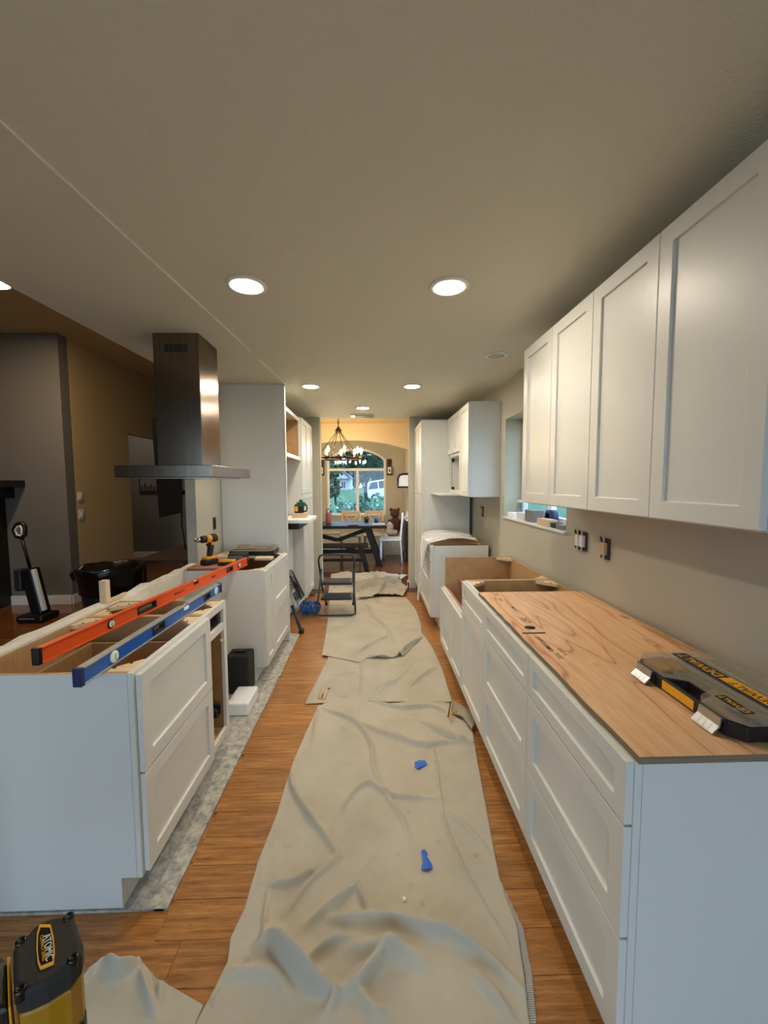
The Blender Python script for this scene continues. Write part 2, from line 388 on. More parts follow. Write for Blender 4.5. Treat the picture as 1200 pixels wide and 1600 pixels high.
# right wall with the sink window opening
w = MB(); wy0, wy1, wz0, wz1 = 2.54, 3.76, 1.205, 2.11
w.box(WX,1.46,-2.6,wy0,0,2.75); w.box(WX,1.46,wy1,5.75,0,2.75); w.box(WX,1.46,wy0,wy1,0,wz0); w.box(WX,1.46,wy0,wy1,wz1,2.75)
struct(w.build('wall_right', 'wall_paint'))
wi = MB(); X0, X1 = 1.395, 1.44
for (a,b,c,d) in ((wy0,wy0+.05,wz0,wz1),(wy1-.05,wy1,wz0,wz1),(wy0,wy1,wz0,wz0+.05),(wy0,wy1,wz1-.05,wz1),((wy0+wy1)/2-.03,(wy0+wy1)/2+.03,wz0,wz1)): wi.box(X0,X1,a,b,c,d)
win1 = struct(wi.build('window_1', 'trim_white'))
for a, b in ((wy0+.05,(wy0+wy1)/2-.03),((wy0+wy1)/2+.03,wy1-.05)): bx('pane','window_glass',win1,1.412,1.420,a,b,wz0+.05,wz1-.05)
sl = MB(); sl.box(1.22,1.44,wy0,wy1,wz0-.012,wz0+.002); struct(sl.build('trim_3', 'trim_white'))

# wall between kitchen and dining room: pillars each side of a full-height opening
w = MB(); w.box(-1.75,-.742,5.76,5.90,0,2.75); w.box(.515,1.46,5.76,5.90,0,2.75); struct(w.build('wall_middle', 'wall_paint'))
# kitchen ceiling
c = MB(); c.prism([(-1.70,-2.6),(-1.695,1.965),(-1.667,3.2),(-1.66,5.9),(1.46,5.9),(1.46,-2.6)],'z',ZC,2.75); struct(c.build('ceiling', 'ceiling_paint'))
t = MB(); a = (-.963+.0,1.10);  # white ridge standing in for the laser's line of light on the ceiling
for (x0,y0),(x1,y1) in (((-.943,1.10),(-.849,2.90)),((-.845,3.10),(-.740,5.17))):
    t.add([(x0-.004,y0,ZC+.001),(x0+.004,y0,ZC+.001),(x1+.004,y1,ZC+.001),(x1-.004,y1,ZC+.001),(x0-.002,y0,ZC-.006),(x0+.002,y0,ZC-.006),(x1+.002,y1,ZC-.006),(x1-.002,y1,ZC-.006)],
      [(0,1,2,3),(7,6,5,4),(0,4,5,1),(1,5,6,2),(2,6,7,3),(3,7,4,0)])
struct(t.build('laser_line', 'trim_white'))
# living room shell
w = MB(); w.box(-7,-3.86,5.20,5.35,0,3.38); struct(w.build('wall_fireplace', 'grey_paint'))
w = MB(); w.box(-4.00,-3.86,5.36,6.55,0,3.38); w.box(-4.00,-3.86,6.55,9.1,2.33,3.38); struct(w.build('wall_left', 'living_paint'))
w = MB(); w.box(-7,-6.9,-2.6,5.2,0,3.38); struct(w.build('wall_outer', 'grey_paint'))
w = MB(); w.box(-1.76,1.46,5.90,9.1,2.75,2.87); w.box(-7,-1.70,-2.6,9.1,3.38,3.48); w.box(-1.66,-1.60,-2.6,9.1,2.751,3.48); struct(w.build('ceiling_living', 'living_paint'))
# hall beyond the opening: its back wall and a door
w = MB(); w.box(-7,-6.4,5.35,9.1,0,3.38); w.box(-6.4,-1.9,8.55,8.65,0,3.38); w.box(-1.9,-1.76,5.90,9.1,0,3.38); struct(w.build('wall_hall', 'grey_paint'))
b_ = MB(); b_.box(-6.8,-3.87,5.18,5.20,-.004,.11); b_.box(-3.86,-3.845,5.19,6.55,-.004,.11); struct(b_.build('baseboard_left', 'trim_white'))
b_ = MB(); b_.box(-6.4,-1.9,8.53,8.55,-.004,.11); struct(b_.build('baseboard_hall', 'trim_white'))
d = MB(); d.box(-3.85,-3.15,8.51,8.55,0,2.04); struct_door = struct(d.build('door_1', 'tan_paint', bevel=.004))
for z0,z1 in ((.2,.9),(1.0,1.9)): bx('panel','tan_paint',struct_door,-3.75,-3.25,8.50,8.515,z0,z1,bevel=.004)
MB().lathe([(.0,-.06),(.028,-.055),(.03,-.03),(.012,-.02),(.012,0)],(-3.2,8.51,1.0),12,'y').build('handle','steel',struct_door)
# pony wall behind the island and the wall stub it runs into
pw = MB(); n = 26; rp = random.Random(4); ys = [1.0+ (3.30-1.0)*i/n for i in range(n+1)]
vs = []; 
for yy in ys:
    zt = .872+rp.uniform(0,.018); o = rp.uniform(-.008,.008)
    vs += [(-1.505+o,yy,0),(-1.505+o,yy,zt-.012),(-1.49+o,yy,zt),(-1.455+o*.5,yy,zt+rp.uniform(-.006,.006)),(-1.424,yy,zt-.004),(-1.424,yy,0)]
fs = []
for i in range(n):
    for k in range(5): fs.append((i*6+k,i*6+k+1,i*6+k+7,i*6+k+6))
    fs.append((i*6+5,i*6,i*6+6,i*6+11))
fs += [tuple(range(6)), tuple(n*6+k for k in range(5,-1,-1))]
pw.add(vs, fs); struct(pw.build('wall_pony', 'plaster'))
w = MB(); w.box(-1.513,-1.432,3.30,3.86,0,ZC); w.box(-1.513,-1.435,3.86,5.76,0,ZC); struct(w.build('wall_stub', 'wall_paint'))
# dining room
w = MB(); w.box(1.18,1.3,5.90,6.1,0,2.75); w.box(1.18,1.3,8.3,9.1,0,2.75); w.box(1.18,1.3,6.1,8.3,2.1,2.75); struct(w.build('wall_dining', 'wall_paint'))
BX0, BX1 = -1.70, .70            # bay under the arch
def arch(xa, xb, zs, zp, n=20):
    cx = (xa+xb)/2; h = zp-zs; a = (xb-xa)/2; rad = (a*a+h*h)/(2*h); out = []
    for i in range(n+1):
        x = xa+(xb-xa)*i/n; out.append((x, zp-rad+math.sqrt(rad*rad-(x-cx)**2)))
    return out
w = MB(); w.box(-1.76,BX0,8.35,8.55,0,2.75); w.box(.80,1.18,8.35,8.55,0,2.75)
ar = arch(BX0,.80,2.18,2.40); 
w.prism([(BX0,2.75)]+ar+[(.80,2.75)],'y',8.35,8.55); struct(w.build('wall_arch', 'tan_paint'))
w = MB(); w.box(BX0-.1,BX0,8.55,9.1,0,2.75); w.box(BX1,BX1+.1,8.55,9.1,0,2.75)
WL, WR, WB, WS, WP = -1.02, .29, .80, 2.05, 2.30
w.box(BX0,WL,9.06,9.2,0,2.75); w.box(WR,BX1,9.06,9.2,0,2.75); w.box(WL,WR,9.06,9.2,0,WB)
w.prism([(WL,2.75)]+arch(WL,WR,WS,WP)+[(WR,2.75)],'y',9.06,9.2); struct(w.build('wall_far', 'wall_paint'))
wi = MB(); t_ = .045
wi.box(WL,WL+t_,9.04,9.12,WB,WS); wi.box(WR-t_,WR,9.04,9.12,WB,WS); wi.box(WL,WR,9.03,9.12,WB,WB+.05); wi.box(WL,WR,9.03,9.12,1.80,1.855); wi.box(-.375,-.315,9.05,9.11,WB,1.80)
o_ = arch(WL,WR,WS,WP); i_ = arch(WL+t_,WR-t_,WS-.01,WP-t_)
wi.prism(o_+i_[::-1],'y',9.04,9.12)
win2 = struct(wi.build('window_2', 'trim_white'))
bx('pane','window_glass',win2,WL+t_,-.375,9.075,9.083,WB+.05,1.80); bx('pane','window_glass',win2,-.315,WR-t_,9.075,9.083,WB+.05,1.80)
MB().prism([(WL+t_,1.855)]+arch(WL+t_,WR-t_,WS-.01,WP-t_)+[(WR-t_,1.855)],'y',9.075,9.083).build('pane','window_glass',win2)
b_ = MB(); b_.box(BX0,BX1,9.0,9.06,-.004,.12); b_.box(BX1-.02,BX1,8.55,9.0,-.004,.12); struct(b_.build('baseboard_far', 'trim_white'))
b_ = MB(); b_.box(.50,.53,5.745,5.76,0,.09); b_.box(.50,.515,5.745,5.9,0,.09); b_.box(-.742,-.727,5.745,5.9,0,.09); struct(b_.build('baseboard_middle', 'trim_white'))
t = MB(); t.box(BX0+.01,BX1-.01,9.03,9.06,.12,.40); t.box(BX0+.01,BX1-.01,9.0,9.06,.40,.43); struct(t.build('trim_5', 'trim_white'))
# glazed side door of the dining room, unseen, added to light its low wall
dm = MB()
for a in (6.1,7.17,8.24): dm.box(1.21,1.27,a,a+.06,0,2.1)
dm.box(1.21,1.27,6.1,8.3,2.04,2.1); dm.box(1.21,1.27,6.1,8.3,-.004,.05); d3 = struct(dm.build('added_side_door','trim_white'))
bx('pane','window_glass',d3,1.236,1.244,6.16,7.17,.05,2.04); bx('pane','window_glass',d3,1.236,1.244,7.23,8.24,.05,2.04)
# wall behind the camera with an unseen garden door, added for the daylight from behind
w = MB(); w.box(-7,-3.2,-2.75,-2.6,0,3.48); w.box(1.2,1.46,-2.75,-2.6,0,3.48); w.box(-3.2,1.2,-2.75,-2.6,2.36,3.48); struct(w.build('wall_back', 'wall_paint'))
dm = MB()
for a in (-3.2,-1.03,1.14): dm.box(a,a+.06,-2.70,-2.64,0,2.36)
dm.box(-3.2,1.2,-2.70,-2.64,2.30,2.36); dm.box(-3.2,1.2,-2.70,-2.64,0,.05)
d2 = struct(dm.build('added_garden_door', 'trim_white'))
bx('pane','window_glass',d2,-3.14,-1.03,-2.675,-2.667,.05,2.30); bx('pane','window_glass',d2,-.97,1.14,-2.675,-2.667,.05,2.30)
def portal(loc, rot, sx, sy):
    l = bpy.data.lights.new('portal','AREA'); l.shape='RECTANGLE'; l.size=sx; l.size_y=sy; l.cycles.is_portal=True
    o = bpy.data.objects.new('portal', l); C.objects.link(o); o.location=loc; o.rotation_euler=rot
portal((-1.0,-2.8,1.19),(R(90),0,0),4.4,2.36)            # area lights face local -Z
portal((1.34,7.2,1.05),(0,R(90),0),2.1,2.2)
portal((1.50,3.15,1.66),(0,R(90),0),.9,1.2)
portal((-.365,9.25,1.5),(R(-90),0,0),1.3,1.5)
# ------------------------------------------------------------------ cabinets
XR, XL, XU = .592, -.816, .919   # door-face planes: right base run, left run, right wall cabinets
def shaker(name, root, s, XF, y0, y1, z0, z1, rail=.057, t=.020, rec=.010):
    X = lambda d: XF+s*d
    g = .0016; y0 += g; y1 -= g; z0 += g; z1 -= g
    mb = MB(); f0, f1, f2 = X(0), X(rec), X(t)
    O = [(y0,z0),(y1,z0),(y1,z1),(y0,z1)]; I = [(y0+rail,z0+rail),(y1-rail,z0+rail),(y1-rail,z1-rail),(y0+rail,z1-rail)]
    vs = [(f0,*p) for p in O]+[(f0,*p) for p in I]+[(f1,*p) for p in I]+[(f2,*p) for p in O]
    fs = [(i,(i+1)%4,(i+1)%4+4,i+4) for i in range(4)]+[(i+4,(i+1)%4+4,(i+1)%4+8,i+8) for i in range(4)]+[(8,9,10,11)]+[(i,i+12,(i+1)%4+12,(i+1)%4) for i in range(4)]+[(12,15,14,13)]
    mb.add(vs, fs); return mb.build(name, 'white_paint', root, bevel=.0018)
def carcass(root, s, XF, y0, y1, D, z0=.0, z1=.872, toe=True, near_open=False, top=False, ply_in=True, side_low=None):
    """two side panels (white outside, plywood inside), back, bottom, toe kick and face frame"""
    X = lambda d: XF+s*d
    th = .016
    def side(ya, yb, outer_near):
        mb = MB()
        poly = [(X(.040),.115),(X(.040),z1),(X(D),z1),(X(D),0),(X(.095),0),(X(.095),.115)] if toe else [(X(.040),z0),(X(.040),z1),(X(D),z1),(X(D),z0)]
        caps = (0,1) if outer_near else (1,0)
        mb.prism(poly,'y',ya,yb,mi=[0,1,1,0,0,0] if toe else 1,caps=caps); mb.build('side_panel',['white_frame','cabinet_ply'],root)
    side(y0,y0+th,True); side(y1-th,y1,False)
    zb = .115 if toe else z0
    bx('back_panel','cabinet_ply',root,X(D-.008),X(D-.0005),y0+th,y1-th,zb,z1-.0)
    bx('bottom_panel','cabinet_ply',root,X(.040),X(D-.008),y0+th,y1-th,zb,zb+.015)
    if top: bx('top_panel','white_frame',root,X(.040),X(D-.008),y0+th,y1-th,z1-.016,z1-.0005)
    if toe: bx('toe_kick','white_frame',root,X(.095),X(.108),y0+th,y1-th,0,.114)
def face_frame(root, s, XF, y0, y1, z0, z1, bars=(), posts=(), w=.038):
    X = lambda d: XF+s*d; mb = MB()
    mb.box(X(.0205),X(.0395),y0,y0+w,z0,z1); mb.box(X(.0205),X(.0395),y1-w,y1,z0,z1)
    mb.box(X(.0205),X(.0395),y0+w,y1-w,z0,z0+w); mb.box(X(.0205),X(.0395),y0+w,y1-w,z1-w,z1)
    for b in bars: mb.box(X(.0205),X(.0395),y0+w,y1-w,b-w/2,b+w/2)
    for p in posts: mb.box(X(.0206),X(.0394),p-w/2,p+w/2,z0+w,z1-w)
    return mb.build('face_frame','white_paint',root,bevel=.0015)
def braces(root, s, XF, y0, y1, D, z, which=('a','b','c','d')):
    """triangular corner blocks of pale wood at the open top"""
    X = lambda d: XF+s*d; k = .105
    cs = {'a':(.040,y0+.016,1,1),'b':(.040,y1-.016,1,-1),'c':(D-.008,y0+.016,-1,1),'d':(D-.008,y1-.016,-1,-1)}
    for q in which:
        d, y, sd, sy = cs[q]; mb = MB()
        pts = [(d,y),(d+sd*k,y),(d+sd*k,y+sy*.012),(d+sd*.012,y+sy*k),(d,y+sy*k)]
        mb.prism([(X(a),b) for a,b in pts],'z',z-.022,z-.003); o = mb.build('corner_block','pale_wood',root)
        hb = MB()
        for t_ in (.3,.7):
            hx, hy = d+sd*(k*t_*.9+.006), y+sy*(k*(1-t_)*.9+.006)
            hb.lathe([(.006,0),(.006,.0012)],(X(hx),hy,z-.0028),8)
        hb.build('screw_slot','ink',o)['kind'] = 'stuff'
D = .605
# --- right base run, from the near end
def drawer_base(y0, y1, label):
    t = thing('base_cabinet', label, 'cabinet', (XR+.3,(y0+y1)/2,0), group='white drawer cabinets under the plywood')
    carcass(t, 1, XR, y0, y1, D); face_frame(t, 1, XR, y0, y1, .115, .872, bars=(.706,.414))
    for z0, z1, r in ((.707,.868,.045),(.415,.704,.057),(.117,.412,.057)): shaker('drawer', t, 1, XR, y0, y1, z0, z1, rail=r)
    return t
Y0, Y1, Y2, Y3, Y4, Y5, Y6, Y7 = .888, 1.492, 2.105, 2.650, 3.500, 4.130, 4.955, 5.735
drawer_base(Y0, Y1, 'white three-drawer base cabinet at the near end of the right run, bluish side panel showing')
drawer_base(Y1, Y2, 'white three-drawer base cabinet under the middle of the plywood, second of the right run')
# finished end panel of the near cabinet
t = thing('base_cabinet', 'narrow white base cabinet with one drawer over one door, open top beyond the plywood', 'cabinet', (XR+.3,(Y2+Y3)/2,0))
carcass(t,1,XR,Y2,Y3,D); face_frame(t,1,XR,Y2,Y3,.115,.872,bars=(.706,)); shaker('drawer',t,1,XR,Y2,Y3,.707,.868,rail=.045); shaker('door',t,1,XR,Y2,Y3,.117,.704)
braces(t,1,XR,Y2,Y3,D,.872)
# sink base: low front, high plywood sides
t = thing('sink_base_cabinet', 'white sink base cabinet with cut-down front and bare tan plywood sides', 'cabinet', (XR+.3,(Y3+Y4)/2,0))
X = lambda d: XR+d
for ya, yb, o in ((Y3,Y3+.016,True),(Y4-.016,Y4,False)):
    MB().prism([(X(.040),.115),(X(.040),.872),(X(D),.872),(X(D),0),(X(.095),0),(X(.095),.115)],'y',ya,yb,mi=1,caps=(0,1) if o else (1,0)).build('side_panel',['white_frame','cabinet_ply'],t)
bx('back_panel','cabinet_ply',t,X(D-.012),X(D-.0005),Y3+.016,Y4-.016,.115,.872)
bx('bottom_panel','cabinet_ply',t,X(.04),X(D-.012),Y3+.016,Y4-.016,.115,.13); bx('toe_kick','white_frame',t,X(.095),X(.108),Y3+.016,Y4-.016,0,.114)
face_frame(t,1,XR,Y3,Y4,.115,.612)
bx('front_rail','rosy_board',t,X(.0400),X(.062),Y3+.017,Y4-.017,.50,.608)
ym = (Y3+Y4)/2
shaker('door',t,1,XR,Y3,ym,.117,.606); shaker('door',t,1,XR,ym,Y4,.117,.606)
braces(t,1,XR,Y3,Y4,D-.004,.872,('c','d'))
bx('support_block','rosy_board',t,X(.16),X(.45),Y4-.20,Y4-.0165,.60,.68,bevel=.002)
# far base with the plastic sheet
t = thing('base_cabinet', 'white three-drawer base cabinet draped with plastic sheet beside the tall pantry', 'cabinet', (XR+.3,(Y5+Y6)/2,0))
carcass(t,1,XR,Y5,Y6,D); face_frame(t,1,XR,Y5,Y6,.115,.872,bars=(.706,.414))
for z0,z1,r in ((.707,.868,.045),(.415,.704,.057),(.117,.412,.057)): shaker('drawer',t,1,XR,Y5,Y6,z0,z1,rail=r)
bx('mounting_board','cabinet_ply',t,X(.05),X(D-.01),Y5+.2,Y6-.02,.840,.852)
# pantries
def pantry(s, XF, y0, y1, D, split, label, hz=2.29):
    t = thing('pantry_cabinet', label, 'cabinet', (XF+s*.3,(y0+y1)/2,0))
    X = lambda d: XF+s*d
    for ya, yb in ((y0,y0+.018),(y1-.018,y1)):
        MB().prism([(X(.040),.115),(X(.040),hz),(X(D),hz),(X(D),0),(X(.095),0),(X(.095),.115)],'y',ya,yb).build('side_panel','white_frame',t)
    bx('back_panel','white_frame',t,X(D-.01),X(D-.0005),y0+.018,y1-.018,.115,hz); bx('top_panel','white_frame',t,X(.04),X(D-.01),y0+.018,y1-.018,hz-.018,hz-.0005)
    bx('toe_kick','white_frame',t,X(.095),X(.108),y0+.018,y1-.018,0,.114)
    face_frame(t,s,XF,y0,y1,.115,hz,bars=(split,))
    m = (y0+y1)/2
    for a,b in ((y0,m),(m,y1)):
        shaker('door',t,s,XF,a,b,.117,split-.002); shaker('door',t,s,XF,a,b,split+.002,hz-.004)
    return t
pantry(1, XR, Y6+.002, Y7, D, 1.385, 'tall white double-door pantry cabinet at the far end of the right wall')
pantry(-1, XL, 4.735, 5.50, D, 1.400, 'tall white double-door pantry cabinet beyond the open alcove on the left')
# --- right wall cabinets
U0, U1, U2, U3, U4 = .930, 1.316, 1.706, 2.090, 2.474
UZ0, UZ1, UD = 1.400, 2.320, WX-.001-XU
def wall_cab(y0, y1, label, z0, z1, ndoors, group=None, name='wall_cabinet'):
    t = thing(name, label, 'cabinet', (XU+.15,(y0+y1)/2,z0), group=group)
    carcass(t,1,XU,y0,y1,UD,z0,z1,toe=False,top=True); face_frame(t,1,XU,y0,y1,z0,z1)
    w = (y1-y0)/ndoors
    for k in range(ndoors): shaker('door',t,1,XU,y0+k*w,y0+(k+1)*w,z0+.004,z1-.004)
    return t
wall_cab(U0, U2, 'nearest white two-door wall cabinet, large in the upper right', UZ0, UZ1, 2, 'white wall cabinets above the plywood')
wall_cab(U2, U4, 'white two-door wall cabinet in front of the sink window', UZ0, UZ1, 2, 'white wall cabinets above the plywood')
A0, A1, A2 = 3.895, 4.300, Y6-.002
wall_cab(A0, A1, 'narrow single-door wall cabinet with a blue-lit side panel, beyond the sink window', 1.385, 2.300, 1)
t = thing('microwave_cabinet', 'white wall cabinet with short doors over an open microwave niche and deep shelf', 'cabinet', (XU+.15,(A1+A2)/2,1.385))
X = lambda d: XU+d
for ya,yb in ((A1,A1+.018),(A2-.018,A2)): bx('side_panel','white_frame',t,X(.04),WX-.001,ya,yb,1.405,2.300)
bx('back_panel','white_frame',t,WX-.010,WX-.001,A1+.018,A2-.018,1.405,2.300); bx('top_panel','white_frame',t,X(.04),WX-.010,A1+.018,A2-.018,2.282,2.2995)
bx('niche_top','white_frame',t,X(.04),WX-.010,A1+.018,A2-.018,1.83,1.846)
face_frame(t,1,XU,A1,A2,1.405,2.300,bars=(1.845,))
m = (A1+A2)/2; shaker('door',t,1,XU,A1,m,1.862,2.296); shaker('door',t,1,XU,m,A2,1.862,2.296)
bx('shelf','white_paint',t,.712,WX-.001,A1+.001,A2-.001,1.386,1.404,bevel=.002)
for z in (1.44,1.78): bx('hinge','black_plastic',t,X(.045),X(.075),A2-.036,A2-.0185,z,z+.035)
# --- left run: island cabinet
I0, IM, I1, LD = 1.376, 1.998, 2.262, .606
t = thing('island_cabinet', 'white island base cabinet, open top, two deep drawers and an empty door frame', 'cabinet', (XL-.3,(I0+I1)/2,0))
carcass(t,-1,XL,I0,IM,LD); carcass(t,-1,XL,IM,I1,LD)
X = lambda d: XL-d
face_frame(t,-1,XL,I0,IM,.115,.872,bars=(.49,)); face_frame(t,-1,XL,IM,I1,.115,.872,bars=(.735,))
shaker('drawer',t,-1,XL,I0+.012,IM-.004,.500,.862); shaker('drawer',t,-1,XL,I0+.012,IM-.004,.125,.496)
braces(t,-1,XL,I0,IM,LD,.872); braces(t,-1,XL,IM,I1,LD,.872)
# drawer box seen from above, roll-out brackets in the bare frame
db = MB()
for b in ((X(.05),X(.56),I0+.05,I0+.065,.52,.76),(X(.05),X(.56),IM-.065,IM-.05,.52,.76),(X(.05),X(.065),I0+.065,IM-.065,.52,.76),(X(.545),X(.56),I0+.065,IM-.065,.52,.76),(X(.065),X(.545),I0+.065,IM-.065,.52,.532)): db.box(*b)
db.build('drawer_box','cabinet_ply',t)
for z0 in (.752,.235):
    br = MB(); br.box(X(.05),X(.12),I1-.058,I1-.045,z0,z0+.055); br.box(X(.05),X(.12),I1-.10,I1-.058,z0,z0+.006)
    rb = random.Random(int(z0*100))
    for k in range(14): br.tube([(X(.05+rb.random()*.06),I1-.10+rb.random()*.05,z0+.006+rb.random()*.04),(X(.05+rb.random()*.06),I1-.10+rb.random()*.05,z0+.006+rb.random()*.04)],.004,5)
    br.build('slide_bracket','graphite',t)
MB().lathe([(.009,0),(.009,.012),(.004,.014)],(X(.041),I1-.046,.655),10,'x').build('bumper','white_paint',t)
# --- left run: cabinet B
B0, B1 = 3.030, 3.848
t = thing('base_cabinet', 'white base cabinet left of the aisle with narrow door and two drawers, tools on top', 'cabinet', (XL-.3,(B0+B1)/2,0))
carcass(t,-1,XL,B0,B1,LD); face_frame(t,-1,XL,B0,B1,.115,.872,posts=(3.285,)); braces(t,-1,XL,B0,B1,LD,.872,('a','b'))
shaker('door',t,-1,XL,B0+.006,3.285,.120,.864); shaker('drawer',t,-1,XL,3.288,B1-.006,.500,.864); shaker('drawer',t,-1,XL,3.288,B1-.006,.120,.497)
# tall end panel, upper box over the alcove
t = thing('end_panel', 'tall pale end panel rising to the ceiling behind the hood', 'panel', (XL-.3,3.862,0))
bx('panel','white_frame',t,XL-.022,-1.429,3.853,3.871,0,ZC-.004); bx('edge_strip','white_paint',t,XL-.021,XL-.002,3.850,3.888,0,ZC-.004,bevel=.002)
V0, V1 = 3.890, 4.733
t = thing('open_wall_cabinet', 'doorless white cabinet with brown plywood interior above the alcove', 'cabinet', (XL-.3,(V0+V1)/2,1.79))
carcass(t,-1,XL,V0,V1,LD,1.79,2.27,toe=False,top=True); face_frame(t,-1,XL,V0,V1,1.79,2.27)
# undercounter appliance in the alcove
t = thing('mini_refrigerator', 'white waist-high appliance with black control strip in the left alcove', 'refrigerator', (-1.10,4.40,0))
bx('body','white_paint',t,-1.40,-.960,4.12,4.70,.02,1.055,bevel=.008); bx('control_strip','black_gloss',t,-1.40,-.755,4.12,4.70,1.056,1.115,bevel=.004)
bx('door','white_paint',t,-.959,-.935,4.122,4.698,.06,1.05,bevel=.006)
for a,b in ((-1.36,4.16),(-1.36,4.66),(-1.0,4.16),(-1.0,4.66)): MB().lathe([(.02,0),(.02,.021)],(a,b,0),10).build('foot','black_plastic',t)
tag(bx('foam_slab','foam_white',None,-1.38,-.655,4.13,4.69,1.1155,1.155,bevel=.006),'white slab lying on top of the appliance in the left alcove','slab')
tag(bx('cardboard_box','cardboard',None,-.87,-.72,4.34,4.48,1.1555,1.205,bevel=.003),'small tan box under the green laser level','box')
t = thing('laser_level', 'green and black laser level standing on a small tan box', 'laser level', (-.795,4.41,1.2055))
bx('housing','black_plastic',t,-.85,-.755,4.37,4.45,1.2055,1.30,bevel=.01); bx('bumper','green_plastic',t,-.825,-.735,4.36,4.46,1.275,1.325,bevel=.012)
bx('window','yellow',t,-.842,-.81,4.366,4.369,1.225,1.28); MB().tube([(-.755,4.41,1.22),(-.725,4.41,1.225),(-.718,4.41,1.26),(-.728,4.41,1.295),(-.75,4.41,1.30)],.009,8).build('handle','green_plastic',t)
MB().lathe([(.018,0),(.018,.022),(.01,.026)],(-.785,4.41,1.325),12).build('knob','green_plastic',t)
# ------------------------------------------------------------------ range hood
t = thing('range_hood', 'stainless island range hood with square chimney hanging from the ceiling', 'range hood', (-1.205,2.73,1.563))
hb = MB(); cx0, cx1, cy0, cy1 = -1.435, -.897, 2.292, 3.000
hb.box(cx0,cx1,cy0,cy1,1.563,1.630); hb.build('canopy','steel',t,bevel=.003)
bx('filter','steel_bright',t,cx0+.05,cx1-.05,cy0+.08,cy1-.08,1.557,1.5625)
ch = MB(); ch.box(-1.345,-1.067,2.582,2.882,1.6305,ZC-.001); ch.build('chimney','steel',t,bevel=.002)
sl = MB()
for k in range(12): sl.box(-1.272+k*.0118,-1.272+k*.0118+.006,2.5795,2.583,2.335,2.385)
sl.build('vent_slots','black_plastic',t)
for y in (2.87,2.90): bx('button','chrome',t,cx1-.0005,cx1+.002,y,y+.018,1.595,1.600)
for y in (2.40,2.88): MB().lathe([(.022,0),(.022,.006)],(-1.05,y,1.556),12).build('lamp','lens_off',t)

# ------------------------------------------------------------------ recessed lights
def can(x, y, label, on='lens', r=.072, ZC=ZC):
    t = thing('recessed_light', label, 'ceiling light', (x,y,ZC), group='recessed ceiling lights')
    MB().lathe([(r+.022,ZC-.0005),(r+.020,ZC-.006),(r,ZC-.010),(r-.003,ZC-.004),(r-.003,ZC-.0005)],(x,y,0),32).build('trim_ring','trim_white',t)
    MB().lathe([(0,ZC-.006),(r-.0035,ZC-.006),(r-.0035,ZC-.001),(0,ZC-.001)],(x,y,0),32).build('lens',on,t)
for x,y,l in ((-.583,1.97,'lit recessed light, near left of the near pair over the aisle'),(.367,1.966,'lit recessed light, right of the near pair over the aisle'),
              (-.588,3.933,'lit recessed light, left of the far pair over the aisle'),(.382,3.926,'lit recessed light, right of the far pair over the aisle'),
              (-.116,5.042,'lit recessed light, farthest one in front of the ceiling vent')):
    can(x,y,l)
x_, y_ = fl(-14,440,3.38); can(x_,y_,'lit living room ceiling light just peeping past the kitchen ceiling at the left edge','lens_living',.13,3.38)
can(-4.7,7.5,'added unseen fill light of the hall, above its doorway','lens_hall_fill',.10,3.38)  # out of view, added to brighten the dark hall wall
can(.908,2.99,'unlit recessed ceiling fixture on the right above the sink window','lens_off',.062)
t = thing('ceiling_vent', 'grey slotted vent in the ceiling near the dining room', 'vent', (-.14,5.62,ZC))
bx('frame','trim_white',t,-.30,.02,5.52,5.72,ZC-.012,ZC-.0005,bevel=.003)
for k in range(6): bx('louvre','grey_vent',t,-.235,.01,5.535+k*.029,5.555+k*.029,ZC-.018,ZC-.0125)
# ------------------------------------------------------------------ drop cloths
def resample(P, n):
    P = np.array(P, float); d = np.r_[0, np.cumsum(np.hypot(*np.diff(P, axis=0).T))]; t = np.linspace(0, d[-1], n)
    return np.c_[np.interp(t, d, P[:,0]), np.interp(t, d, P[:,1])]
def segdist(X, Y, P):
    best = np.full(X.shape, 9e9); tt = np.zeros(X.shape)
    P = np.array(P, float); L = np.r_[0, np.cumsum(np.hypot(*np.diff(P, axis=0).T))]
    for i in range(len(P)-1):
        a, b = P[i], P[i+1]; ab = b-a; l2 = (ab**2).sum()+1e-12
        t = np.clip(((X-a[0])*ab[0]+(Y-a[1])*ab[1])/l2, 0, 1)
        d = np.hypot(X-a[0]-t*ab[0], Y-a[1]-t*ab[1]); m = d < best
        best = np.where(m, d, best); tt = np.where(m, (L[i]+t*(L[i+1]-L[i]))/L[-1], tt)
    return best, tt
def smooth_line(P, k=6):
    P = np.array(P, float)
    if len(P) < 3: return P
    out = []
    for i in range(len(P)-1):
        p0, p1, p2, p3 = P[max(i-1,0)], P[i], P[i+1], P[min(i+2,len(P)-1)]
        for j in range(k):
            t = j/k; out.append(.5*((2*p1)+(-p0+p2)*t+(2*p0-5*p1+4*p2-p3)*t*t+(-p0+3*p1-3*p2+p3)*t**3))
    out.append(P[-1]); return np.array(out)
